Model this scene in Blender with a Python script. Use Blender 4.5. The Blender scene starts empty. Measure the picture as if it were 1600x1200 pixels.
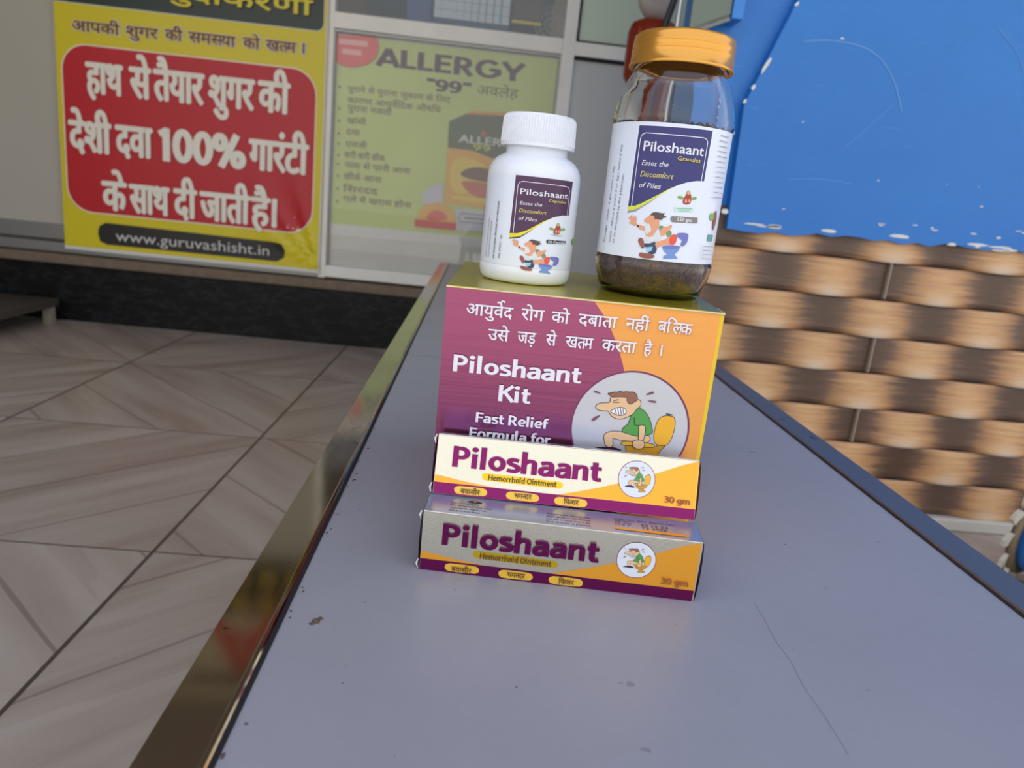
import bpy, bmesh, math, random
from mathutils import Vector, Matrix
from mathutils.geometry import tessellate_polygon
random.seed(7)
PI = math.pi
S = bpy.context.scene
COL = S.collection
TT = 0.433                      # height of the bench top above the floor

# ---------------------------------------------------------------- camera
cam_d = bpy.data.cameras.new('camera')
cam = bpy.data.objects.new('camera', cam_d)
COL.objects.link(cam)
F_PX = 1136.0
cam_d.sensor_width = 36.0
cam_d.lens = F_PX / 1600.0 * 36.0
cam_d.clip_start = 0.01
fw = Vector((-39, -291, F_PX)).normalized()          # world +Y seen in camera space (x right, y down, z ahead)
dn = Vector((-471, 4500, F_PX)).normalized()
dn = (dn - fw * dn.dot(fw)).normalized()
ax, ay, az = fw.cross(-dn), fw, -dn
if ax.x < 0: ax = -ax
R = Matrix((ax, ay, az))                             # rows: world axes in camera space
right, down, ahead = R.col[0].copy(), R.col[1].copy(), R.col[2].copy()
M = Matrix.Identity(4)
for i in range(3):
    M[i][0], M[i][1], M[i][2] = right[i], -down[i], -ahead[i]
M[2][3] = TT + 0.2
cam.matrix_world = M
cam_d.dof.use_dof = True
cam_d.dof.focus_distance = 0.43
cam_d.dof.aperture_fstop = 12.5
S.camera = cam

# ---------------------------------------------------------------- light
S.view_settings.view_transform = 'Standard'
S.view_settings.look = 'None'
S.view_settings.exposure = 0.34
S.view_settings.gamma = 1.0
S.view_settings.use_curve_mapping = False
world = bpy.data.worlds.new('world')
S.world = world
world.use_nodes = True
wn = world.node_tree.nodes
wl = world.node_tree.links
bg = wn['Background']
wtc = wn.new('ShaderNodeTexCoord')
wsep = wn.new('ShaderNodeSeparateXYZ')
wl.new(wtc.outputs['Generated'], wsep.inputs[0])
wr = wn.new('ShaderNodeValToRGB')                    # overcast sky: warm bright horizon, cooler zenith
wr.color_ramp.elements[0].position = 0.0
wr.color_ramp.elements[0].color = (1.0, 0.97, 0.88, 1)
wr.color_ramp.elements[1].position = 0.55
wr.color_ramp.elements[1].color = (0.74, 0.81, 1.0, 1)
wl.new(wsep.outputs['Z'], wr.inputs[0])
wl.new(wr.outputs[0], bg.inputs[0])
bg.inputs[1].default_value = 1.35
sun_d = bpy.data.lights.new('sun', 'SUN'); sun_d.energy = 5.0; sun_d.angle = math.radians(1.5); sun_d.color = (1.0, .93, .80)
sun = bpy.data.objects.new('sun', sun_d); COL.objects.link(sun)
sun.rotation_euler = Vector((.25, -.80, -1.15)).to_track_quat('-Z', 'Y').to_euler()      # from behind the shop, onto the street

# ---------------------------------------------------------------- helpers
def srgb(r, g, b):
    f = lambda c: c / 12.92 if c <= 0.04045 else ((c + 0.055) / 1.055) ** 2.4
    return (f(r / 255), f(g / 255), f(b / 255), 1)

MATS = {}
def mat(name, col=(200, 200, 200), rough=0.5, metal=0.0, bump=0.0, bscale=200, var=0.0, vscale=20, **kw):
    if name in MATS: return MATS[name]
    m = bpy.data.materials.new(name); m.use_nodes = True
    nt = m.node_tree; n = nt.nodes; l = nt.links
    b = n['Principled BSDF']
    c = srgb(*col)
    b.inputs['Base Color'].default_value = c
    b.inputs['Roughness'].default_value = rough
    b.inputs['Metallic'].default_value = metal
    for k, v in kw.items():
        b.inputs[k.replace('_', ' ')].default_value = v
    if bump or var:
        tc = n.new('ShaderNodeTexCoord')
    if bump:
        t = n.new('ShaderNodeTexNoise'); t.inputs['Scale'].default_value = bscale; t.inputs['Detail'].default_value = 4
        l.new(tc.outputs['Object'], t.inputs['Vector'])
        bp = n.new('ShaderNodeBump'); bp.inputs['Strength'].default_value = bump; bp.inputs['Distance'].default_value = 0.001
        l.new(t.outputs['Fac'], bp.inputs['Height']); l.new(bp.outputs[0], b.inputs['Normal'])
    if var:
        t = n.new('ShaderNodeTexNoise'); t.inputs['Scale'].default_value = vscale; t.inputs['Detail'].default_value = 5
        l.new(tc.outputs['Object'], t.inputs['Vector'])
        mx = n.new('ShaderNodeMix'); mx.data_type = 'RGBA'
        mx.inputs[6].default_value = (c[0] * (1 - var), c[1] * (1 - var), c[2] * (1 - var), 1)
        mx.inputs[7].default_value = (min(1, c[0] * (1 + var)), min(1, c[1] * (1 + var)), min(1, c[2] * (1 + var)), 1)
        l.new(t.outputs['Fac'], mx.inputs[0]); l.new(mx.outputs[2], b.inputs['Base Color'])
    MATS[name] = m
    return m

def obj(name, bm, mats, parent=None, smooth=False, loc=None, auto=None):
    me = bpy.data.meshes.new(name)
    bmesh.ops.recalc_face_normals(bm, faces=bm.faces) if auto else None
    bm.to_mesh(me); bm.free()
    for m in (mats if isinstance(mats, (list, tuple)) else [mats]): me.materials.append(m)
    o = bpy.data.objects.new(name, me); COL.objects.link(o)
    if smooth:
        for p in me.polygons: p.use_smooth = True
    if smooth == 'angle':
        try: me.set_sharp_from_angle(angle=math.radians(35))
        except Exception: pass
    if parent: o.parent = parent
    if loc: o.location = loc
    return o

def tag(o, label=None, cat=None, group=None, kind=None):
    if label: o['label'] = label
    if cat: o['category'] = cat
    if group: o['group'] = group
    if kind: o['kind'] = kind
    return o

def thing(name, label, cat, loc=(0, 0, 0), rz=0, group=None):
    o = bpy.data.objects.new(name, None); COL.objects.link(o); o.empty_display_size = 0.02
    o.location = loc; o.rotation_euler = (0, 0, rz)
    return tag(o, label, cat, group)

def box(bm, x0, x1, y0, y1, z0, z1, bev=0.0, mi=0):
    vs = [bm.verts.new(p) for p in ((x0, y0, z0), (x1, y0, z0), (x1, y1, z0), (x0, y1, z0), (x0, y0, z1), (x1, y0, z1), (x1, y1, z1), (x0, y1, z1))]
    fs = [bm.faces.new([vs[i] for i in f]) for f in ((0, 3, 2, 1), (4, 5, 6, 7), (0, 1, 5, 4), (1, 2, 6, 5), (2, 3, 7, 6), (3, 0, 4, 7))]
    for f in fs: f.material_index = mi
    if bev:
        es = list({e for f in fs for e in f.edges})
        r = bmesh.ops.bevel(bm, geom=es, offset=bev, segments=3, affect='EDGES', profile=0.5)
        for f in r['faces']: f.material_index = mi
    return vs

def boxo(name, dims, m, parent=None, bev=0.0, smooth=False):
    bm = bmesh.new(); box(bm, *dims, bev=bev)
    return obj(name, bm, m, parent, smooth=smooth)

def lathe(bm, prof, seg=96, a0=0, a1=2 * PI, cap=True, mi=0, rfun=None):
    full = abs(a1 - a0 - 2 * PI) < 1e-6
    cnt = seg if full else seg + 1
    rings = []
    for r, z in prof:
        ring = []
        for i in range(cnt):
            a = a0 + (a1 - a0) * i / seg
            rr = rfun(r, z, a) if rfun else r
            ring.append(bm.verts.new((rr * math.sin(a), -rr * math.cos(a), z)))
        rings.append(ring)
    for k in range(len(rings) - 1):
        for i in range(seg):
            j = (i + 1) % cnt
            f = bm.faces.new((rings[k][i], rings[k][j], rings[k + 1][j], rings[k + 1][i])); f.material_index = mi
    if cap and full:
        for ring, flip in ((rings[0], True), (rings[-1], False)):
            f = bm.faces.new(ring[::-1] if flip else ring); f.material_index = mi
    return rings

def tube(bm, pts, r, seg=10, mi=0):
    pts = [Vector(p) for p in pts]; rings = []
    for i, p in enumerate(pts):
        d = (pts[min(i + 1, len(pts) - 1)] - pts[max(i - 1, 0)]).normalized()
        a = d.cross(Vector((0, 0, 1)))
        if a.length < 1e-3: a = Vector((1, 0, 0))
        a.normalize(); b = d.cross(a)
        rr = r[i] if isinstance(r, (list, tuple)) else r
        rings.append([bm.verts.new(p + a * rr * math.cos(2 * PI * k / seg) + b * rr * math.sin(2 * PI * k / seg)) for k in range(seg)])
    for k in range(len(rings) - 1):
        for i in range(seg):
            f = bm.faces.new((rings[k][i], rings[k][(i + 1) % seg], rings[k + 1][(i + 1) % seg], rings[k + 1][i])); f.material_index = mi
    bm.faces.new(rings[0]).material_index = mi; bm.faces.new(rings[-1][::-1]).material_index = mi

# ---------------------------------------------------------------- printed lettering and drawings
def raw_text(s):
    c = bpy.data.curves.new('t', 'FONT'); c.body = s; c.size = 1; c.resolution_u = 2
    o = bpy.data.objects.new('t', c); COL.objects.link(o)
    dg = bpy.context.evaluated_depsgraph_get(); dg.update()
    me = o.evaluated_get(dg).to_mesh()
    V = [(v.co.x, v.co.y) for v in me.vertices]; Fc = [tuple(p.vertices) for p in me.polygons]
    o.evaluated_get(dg).to_mesh_clear()
    bpy.data.objects.remove(o); bpy.data.curves.remove(c)
    return V, Fc
_adv = {}
def advance(s):
    if s not in _adv:
        a = min(v[0] for v in raw_text(s + '।')[0][-4:]); b = min(v[0] for v in raw_text('।')[0])
        _adv[s] = max(v[0] for v in raw_text(s + '।')[0]) - max(v[0] for v in raw_text('।')[0])
    return _adv[s]
def clip_x(V, Fc, x):
    bm = bmesh.new(); vs = [bm.verts.new((a, b, 0)) for a, b in V]
    for f in Fc:
        try: bm.faces.new([vs[i] for i in f])
        except ValueError: pass
    bmesh.ops.bisect_plane(bm, geom=bm.verts[:] + bm.edges[:] + bm.faces[:], plane_co=(x, 0, 0), plane_no=(1, 0, 0), clear_outer=True)
    bm.verts.index_update()
    r = [(v.co.x, v.co.y) for v in bm.verts], [tuple(v.index for v in f.verts) for f in bm.faces]
    bm.free(); return r
_run = {}
def run(s):
    """lettering in em units: <X> is the half form of X, {..^} carries the hook above"""
    if s in _run: return _run[s]
    s2 = s.replace('{ि}', 'ि')
    segs = []; i = 0; cur = ''
    while i < len(s2):
        ch = s2[i]
        if ch == '<':
            if cur: segs.append(('n', cur)); cur = ''
            j = s2.index('>', i); segs.append(('h', s2[i + 1:j])); i = j + 1; continue
        if ch == '{':
            if cur: segs.append(('n', cur)); cur = ''
            j = s2.index('}', i); segs.append(('r', s2[i + 1:j].replace('^', 'े'))); i = j + 1; continue
        cur += ch; i += 1
    if cur: segs.append(('n', cur))
    V, Fc, x = [], [], 0.0
    for k, t in segs:
        v, f = raw_text(t)
        if k == 'h':
            mx = max(p[0] for p in v); cut = mx - 0.135
            v, f = clip_x(v, f, cut); adv = cut - 0.005
        else:
            adv = advance(t) if len(segs) > 1 else 0
        b = len(V)
        V += [(p[0] + x, p[1]) for p in v]; Fc += [tuple(q + b for q in g) for g in f]
        if k == 'r':
            cx, cy = x + adv - 0.20, 0.86; b = len(V); N = 8
            for q in range(N + 1):
                a = math.radians(200 - 190 * q / N); w = 0.035
                for rr in (0.10 - w, 0.10 + w): V.append((cx + 0.12 + rr * math.cos(a), cy - 0.0 + rr * math.sin(a)))
            for q in range(N): Fc.append((b + 2 * q, b + 2 * q + 1, b + 2 * q + 3, b + 2 * q + 2))
        x += adv
    _run[s] = (V, Fc)
    return _run[s]
def smooth_pts(p, it=2):
    for _ in range(it):
        q = []
        for i in range(len(p)):
            a, b = p[i], p[(i + 1) % len(p)]
            q += [(0.75 * a[0] + 0.25 * b[0], 0.75 * a[1] + 0.25 * b[1]), (0.25 * a[0] + 0.75 * b[0], 0.25 * a[1] + 0.75 * b[1])]
        p = q
    return p
def open_smooth(p, it=2):
    for _ in range(it):
        q = [p[0]]
        for i in range(len(p) - 1):
            a, b = p[i], p[i + 1]
            q += [(0.75 * a[0] + 0.25 * b[0], 0.75 * a[1] + 0.25 * b[1]), (0.25 * a[0] + 0.75 * b[0], 0.25 * a[1] + 0.75 * b[1])]
        q.append(p[-1]); p = q
    return p

# bold humanist letters drawn as strokes, capital height 1
def _arc(cx, cy, rx, ry, a0, a1, n=18):
    return [(cx + rx * math.cos(math.radians(a0 + (a1 - a0) * i / n)), cy + ry * math.sin(math.radians(a0 + (a1 - a0) * i / n))) for i in range(n + 1)]
_bowl = [(.12, .905), (.30, .905)] + _arc(.31, .685, .205, .22, 88, -88, 12) + [(.30, .465), (.12, .465)]
_sm = lambda p: open_smooth(p, 3)
STROKES = {
 'P': (.66, [[(.12, 0), (.12, 1)], _bowl]), 'R': (.70, [[(.12, 0), (.12, 1)], _bowl, [(.30, .46), (.40, .34), (.60, 0)]]),
 'K': (.68, [[(.12, 0), (.12, 1)], [(.62, 1), (.20, .49)], [(.27, .62), (.66, 0)]]),
 'F': (.58, [[(.12, 0), (.12, 1)], [(.12, .91), (.56, .91)], [(.12, .51), (.53, .51)]]),
 'H': (.76, [[(.12, 0), (.12, 1)], [(.64, 0), (.64, 1)], [(.12, .52), (.64, .52)]]),
 'O': (.86, [_arc(.43, .5, .32, .42, 0, 360, 36)]), 'o': (.62, [_arc(.31, .35, .21, .27, 0, 360, 32)]), '0': (.62, [_arc(.31, .5, .21, .42, 0, 360, 32)]),
 'i': (.30, [[(.12, 0), (.12, .70)], 'dot']), 'l': (.30, [[(.12, 0), (.12, 1.06)]]),
 's': (.50, [_sm([(.43, .585), (.28, .625), (.12, .60), (.09, .45), (.24, .37), (.42, .30), (.42, .12), (.24, .06), (.05, .105)])]),
 'h': (.62, [[(.12, 0), (.12, 1.06)], _sm([(.12, .47), (.22, .60), (.34, .64), (.47, .60), (.48, .40), (.48, 0)])]),
 'n': (.62, [[(.12, 0), (.12, .70)], _sm([(.12, .47), (.22, .60), (.34, .64), (.47, .60), (.48, .40), (.48, 0)])]),
 'm': (.96, [[(.12, 0), (.12, .70)], _sm([(.12, .47), (.22, .60), (.33, .64), (.45, .60), (.46, .40), (.46, 0)]), _sm([(.46, .47), (.56, .60), (.67, .64), (.79, .60), (.80, .40), (.80, 0)])]),
 'a': (.58, [_sm([(.46, 0), (.46, .42), (.44, .60), (.28, .635), (.09, .575)]), _sm([(.46, .385), (.26, .39), (.10, .32), (.09, .10), (.26, .05), (.38, .12), (.46, .24)])]),
 't': (.44, [_sm([(.18, .90), (.18, .40), (.18, .14), (.26, .07), (.41, .10)]), [(.02, .615), (.40, .615)]]),
 'e': (.60, [_sm([(.12, .355), (.30, .355), (.50, .355), (.50, .55), (.38, .64), (.20, .62), (.11, .46), (.10, .22), (.22, .07), (.36, .06), (.50, .11)])]),
 'f': (.38, [_sm([(.16, 0), (.16, .5), (.16, .84), (.22, .96), (.40, .965)]), [(.02, .615), (.38, .615)]]),
 'r': (.43, [[(.12, 0), (.12, .70)], _sm([(.12, .44), (.20, .58), (.30, .63), (.41, .605)])]),
 'u': (.62, [[(.50, .70), (.50, 0)], _sm([(.12, .70), (.12, .32), (.12, .10), (.26, .06), (.40, .11), (.50, .24)])]),
 'd': (.62, [[(.50, 0), (.50, 1.06)], _arc(.30, .35, .20, .27, 0, 360, 32)]),
 'g': (.62, [_arc(.30, .36, .20, .26, 0, 360, 32), _sm([(.50, .70), (.50, .20), (.50, -.10), (.42, -.20), (.26, -.225), (.08, -.18)])]),
 '3': (.60, [_sm([(.08, .885), (.25, .925), (.44, .90), (.47, .66), (.36, .55), (.18, .525)]), _sm([(.18, .525), (.40, .52), (.51, .40), (.50, .14), (.32, .07), (.05, .10)])]),
 '1': (.50, [[(.30, 0), (.30, .98)], [(.33, .93), (.10, .80)]]),
 '5': (.60, [_sm([(.48, .91), (.17, .91), (.15, .52), (.30, .59), (.48, .54), (.50, .20), (.34, .06), (.06, .10)])]),
 'A': (.78, [[(.07, 0), (.39, .98)], [(.39, .98), (.71, 0)], [(.18, .27), (.60, .27)]]), 'L': (.56, [[(.12, 0), (.12, 1)], [(.12, .09), (.54, .09)]]),
 'E': (.64, [[(.12, 0), (.12, 1)], [(.12, .91), (.58, .91)], [(.12, .51), (.54, .51)], [(.12, .09), (.58, .09)]]),
 'G': (.92, [_arc(.47, .5, .34, .42, 42, 340, 30), [(.50, .47), (.86, .47)], [(.80, .50), (.80, .20)]]),
 'Y': (.74, [[(.04, 1), (.37, .42)], [(.70, 1), (.37, .42)], [(.37, 0), (.37, .48)]]),
 '9': (.62, [_arc(.30, .66, .20, .26, 0, 360, 28), _sm([(.50, .66), (.50, .35), (.40, .12), (.26, .06), (.08, .09)])]), '"': (.40, [[(.12, .72), (.12, 1)], [(.30, .72), (.30, 1)]]),
 '%': (1.0, [_arc(.22, .74, .14, .19, 0, 360, 24), _arc(.78, .26, .14, .19, 0, 360, 24), [(.74, 1.0), (.26, 0)]]),
 ' ': (.26, [])}
def stroke_run(s, w=.185):
    V, Fc, x, k = [], [], 0.0, 0
    for ch in s:
        adv, st = STROKES[ch]
        for p in st:
            k += 1; b = len(V)
            if p == 'dot':
                V += [(x + .12 + .115 * math.cos(2 * PI * i / 20), .91 + .115 * math.sin(2 * PI * i / 20), k) for i in range(20)]; Fc.append(tuple(b + i for i in range(20))); continue
            closed = math.hypot(p[0][0] - p[-1][0], p[0][1] - p[-1][1]) < 1e-6
            for i, q in enumerate(p):
                a = Vector(p[max(i - 1, 0)]); c = Vector(p[min(i + 1, len(p) - 1)])
                if closed and i in (0, len(p) - 1): a = Vector(p[-2]); c = Vector(p[1])
                d = (c - a).normalized(); ww = w * (.84 + .16 * abs(d.y)) / 2
                V += [(x + q[0] - d.y * ww, q[1] + d.x * ww, k), (x + q[0] + d.y * ww, q[1] - d.x * ww, k)]
            for i in range(len(p) - 1): Fc.append((b + 2 * i, b + 2 * i + 1, b + 2 * i + 3, b + 2 * i + 2))
        x += adv
    return V, Fc
CAP_L = max(v[1] for v in raw_text('H')[0]); CAP_D = max(v[1] for v in raw_text('क')[0])

class Print:
    """flat printed shapes in millimetres on a surface; wrap(u, v, lift) gives the point in space"""
    LIFT = 0.00002
    def __init__(s, wrap, grid=None, lift=None):
        s.wrap = wrap; s.grid = grid; s.groups = {}; s.k = 1
        if lift: s.LIFT = lift
    def add(s, name, V, Fc, m, thick=0.0):
        s.groups.setdefault(name, []).append((V, Fc, m, s.k * s.LIFT, thick)); s.k += 1
    def poly(s, name, pts, m, sm=0, thick=0.0):
        if sm: pts = smooth_pts(pts, 2)
        tr = tessellate_polygon([[Vector((a, b, 0)) for a, b in pts]])
        s.add(name, pts, [tuple(t) for t in tr], m, thick)
    def disc(s, name, cx, cy, r, m, n=64, r0=0.0):
        if r0:
            V = []; Fc = []
            for i in range(n):
                a = 2 * PI * i / n
                V += [(cx + r * math.cos(a), cy + r * math.sin(a)), (cx + r0 * math.cos(a), cy + r0 * math.sin(a))]
            for i in range(n):
                j = (i + 1) % n; Fc.append((2 * i, 2 * i + 1, 2 * j + 1, 2 * j))
            s.add(name, V, Fc, m)
        else:
            s.add(name, [(cx + r * math.cos(2 * PI * i / n), cy + r * math.sin(2 * PI * i / n)) for i in range(n)], [tuple(range(n))], m)
    def line(s, name, pts, w, m, sm=0, closed=False):
        if sm: pts = open_smooth(pts, 2)
        if closed: pts = list(pts) + [pts[0]]
        V = []; Fc = []
        for i, p in enumerate(pts):
            a = Vector(pts[max(i - 1, 0)]); b = Vector(pts[min(i + 1, len(pts) - 1)])
            if closed and i in (0, len(pts) - 1): a = Vector(pts[-2]); b = Vector(pts[1])
            d = (b - a)
            d = d.normalized() if d.length > 1e-9 else Vector((1, 0))
            nx, ny = -d.y * w / 2, d.x * w / 2
            V += [(p[0] + nx, p[1] + ny), (p[0] - nx, p[1] - ny)]
        for i in range(len(pts) - 1): Fc.append((2 * i, 2 * i + 1, 2 * i + 3, 2 * i + 2))
        s.add(name, V, Fc, m)
    def text(s, name, t, u0, u1, vb, vh, m, bold=0, shear=0.0, thick=0.0, rot=None, hand=0):
        V, Fc = stroke_run(t, hand) if hand else run(t)
        deva = any('\u0900' <= c <= '\u097f' for c in t)
        cap = 1.0 if hand else CAP_D if deva else CAP_L
        x0 = min(v[0] for v in V); x1 = max(v[0] for v in V)
        sy = (vh - vb) / cap; sx = (u1 - u0) / max(1e-6, (x1 - x0))
        offs = [(0, 0)]
        if bold:
            d = 0.016 * bold
            offs = [(0, 0), (-d * sy / sx, 0), (d * sy / sx, 0), (0, d * 0.7), (0, -d * 0.7)]
            if bold > 1: offs += [(-d * sy / sx * .6, d * .5), (d * sy / sx * .6, -d * .5), (-d * sy / sx * .6, -d * .5), (d * sy / sx * .6, d * .5)]
        VV = []; FF = []
        for kk, (ox, oy) in enumerate(offs):
            b = len(VV)
            for pt in V:
                X = u0 + (pt[0] + ox - x0) * sx; Y = vb + (pt[1] + oy) * sy
                VV.append((X + shear * (Y - vb), Y, kk + (pt[2] if len(pt) > 2 else 0)))
            FF += [tuple(q + b for q in f) for f in Fc]
        if rot: VV = [rot(a, b) + (k_,) for a, b, k_ in VV]
        s.add(name, VV, FF, m, thick)
    def build(s, parent, names=None, labels=None):
        out = {}
        for name, items in s.groups.items():
            mats = []; bm = bmesh.new()
            for V, Fc, m, lift, thick in items:
                if m not in mats: mats.append(m)
                mi = mats.index(m)
                b = bmesh.new(); vs = [b.verts.new((p[0], p[1], p[2] * .001 if len(p) > 2 else 0)) for p in V]
                for f in Fc:
                    try: b.faces.new([vs[i] for i in f])
                    except ValueError: pass
                if s.grid:
                    for axis, step in s.grid:
                        lo = min(p[axis] for p in V); hi = max(p[axis] for p in V)
                        c = math.floor(lo / step) * step + step
                        while c < hi:
                            no = (1, 0, 0) if axis == 0 else (0, 1, 0); co = (c, 0, 0) if axis == 0 else (0, c, 0)
                            bmesh.ops.bisect_plane(b, geom=b.verts[:] + b.edges[:] + b.faces[:], dist=1e-5, plane_co=co, plane_no=no)
                            c += step
                for f in b.faces:
                    if f.normal.z < 0: f.normal_flip()
                if thick:
                    r = bmesh.ops.extrude_face_region(b, geom=b.faces[:])
                    for e in r['geom']:
                        if isinstance(e, bmesh.types.BMVert): e.co.z += 1.0
                for v in b.verts:
                    v.co = s.wrap(v.co.x, v.co.y, lift + (v.co.z % 1.0) * 1000 * .12 * s.LIFT + (thick if v.co.z > 0.5 else 0.0))
                base = len(bm.verts); b.verts.index_update()
                nv = [bm.verts.new(v.co) for v in b.verts]
                for f in b.faces:
                    try:
                        g = bm.faces.new([nv[v.index] for v in f.verts]); g.material_index = mi
                    except ValueError: pass
                b.free()
            nm = (names or {}).get(name, name)
            out[name] = obj(nm, bm, mats, parent)
            if labels and name in labels: out[name]['label'] = labels[name]
        return out

def on_plane(P0, ux, uy, lean=0.0, z0=0.0):
    """front face of a carton: u along the face, v up it, lift towards the viewer"""
    u = Vector((ux, uy, 0)).normalized(); h = Vector((-u.y, u.x, 0))
    v = Vector((0, 0, 1)) * math.cos(lean) + h * math.sin(lean)
    nn = u.cross(v)
    P = Vector((P0[0], P0[1], z0))
    return (lambda a, b, l: P + u * (a / 1000) + v * (b / 1000) + nn * l), u, v, nn
def on_cyl(r):
    return lambda a, b, l: Vector(((r + l) * math.sin(a / 1000 / r), -(r + l) * math.cos(a / 1000 / r), b / 1000))
# ------- measured artwork (millimetres on each surface)
KIT_ART = [('hindi','T','आयु{व^}द',12.5,39.5,133.5,139.8,0),('hindi','T','रोग',44.6,57.7,133.75,140.05,0),('hindi','T','को',62.2,72.5,133.85,140.15,0),('hindi','T','दबाता',78.1,100.4,134.1,140.4,0),('hindi','T','नहीं',105.5,119.4,134.35,140.65,0),('hindi','T','ब{ि}<ल>क',124.7,144.6,134.5,140.8,0),('hindi','T','उसे',26.5,38.6,119.95,126.25,0),('hindi','T','जड़',43.7,54.3,120.1,126.5,0),('hindi','T','से',60.4,66.4,120.2,126.6,0),('hindi','T','ख<त>म',72.1,88.0,120.25,126.65,0),('hindi','T','करता',93.4,113.6,120.45,126.85,0),('hindi','T','है',118.2,123.0,120.55,126.85,0),('hindi','T','।',128.2,128.9,120.6,127.0,0),('title','T','Piloshaant',7.5,83.9,98.95,109.25,1),('title','T','Kit',35.9,55.3,83.45,93.45,1),('title','T','Fast Relief',23.7,67.5,68.95,75.25,1),('title','T','Formula for',20.7,70.2,58.9,65.5,1),('orange','P','or',[(85.7,148.8),(91.5,141.8),(97.8,132.7),(103.0,123.5),(107.2,113.5),(109.6,106.6),(111.8,97.4),(113.7,85.6),(114.8,67.4),(115.9,42.5),(116.7,10.4),(164.6,15.3),(159.9,65.8),(157.6,147.9)],0)]
T1_ART = [('title','T','Piloshaant',11.2,96.3,16.7,29.0,1),('foil2','P','yl',[(28.5,13.4),(29.2,14.4),(31.2,14.9),(72.2,14.3),(74.3,13.9),(75.0,12.7),(74.7,10.9),(72.7,10.0),(31.1,10.4),(29.2,11.0)],0),('small','T','Hemorrhoid Ointment',32.4,71.3,10.9,14.2,1),('orange','P','or',[(0.3,11.1),(7.4,10.2),(16.8,8.7),(25.2,7.8),(37.7,6.6),(-0.1,6.6)],0),('orange','P','or',[(70.6,6.7),(81.5,9.6),(94.3,13.5),(107.9,18.4),(126.0,25.5),(139.2,31.5),(149.0,35.7),(149.4,6.4)],0),('stripe','P','pu',[(-0.1,6.8),(149.4,6.4),(149.2,-0.0),(-0.9,-0.4)],0),('pill','P','yo',[(13.6,3.6),(14.5,5.0),(16.8,5.8),(29.4,5.7),(31.8,5.2),(32.8,3.6),(32.4,1.9),(30.4,1.0),(17.2,0.8),(14.5,1.4)],0),('pill','P','yo',[(43.2,3.4),(44.1,4.9),(46.3,5.7),(58.9,5.6),(61.3,5.1),(62.3,3.4),(62.0,1.8),(60.0,0.9),(46.8,0.7),(44.1,1.3)],0),('pill','P','yo',[(70.7,3.3),(71.6,4.8),(73.8,5.5),(86.3,5.5),(88.7,5.0),(89.8,3.3),(89.4,1.7),(87.5,0.7),(74.4,0.6),(71.7,1.1)],0),('small','T','बवासीर',17.6,28.6,1.5,4.2,0),('small','T','भग<न>दर',48.1,57.9,2.15,4.85,0),('small','T','{ि}फशर',76.3,84.7,1.7,4.4,0),('gm','T','30 gm',130.9,145.6,8.65,12.45,1)]
T2_ART = []
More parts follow.
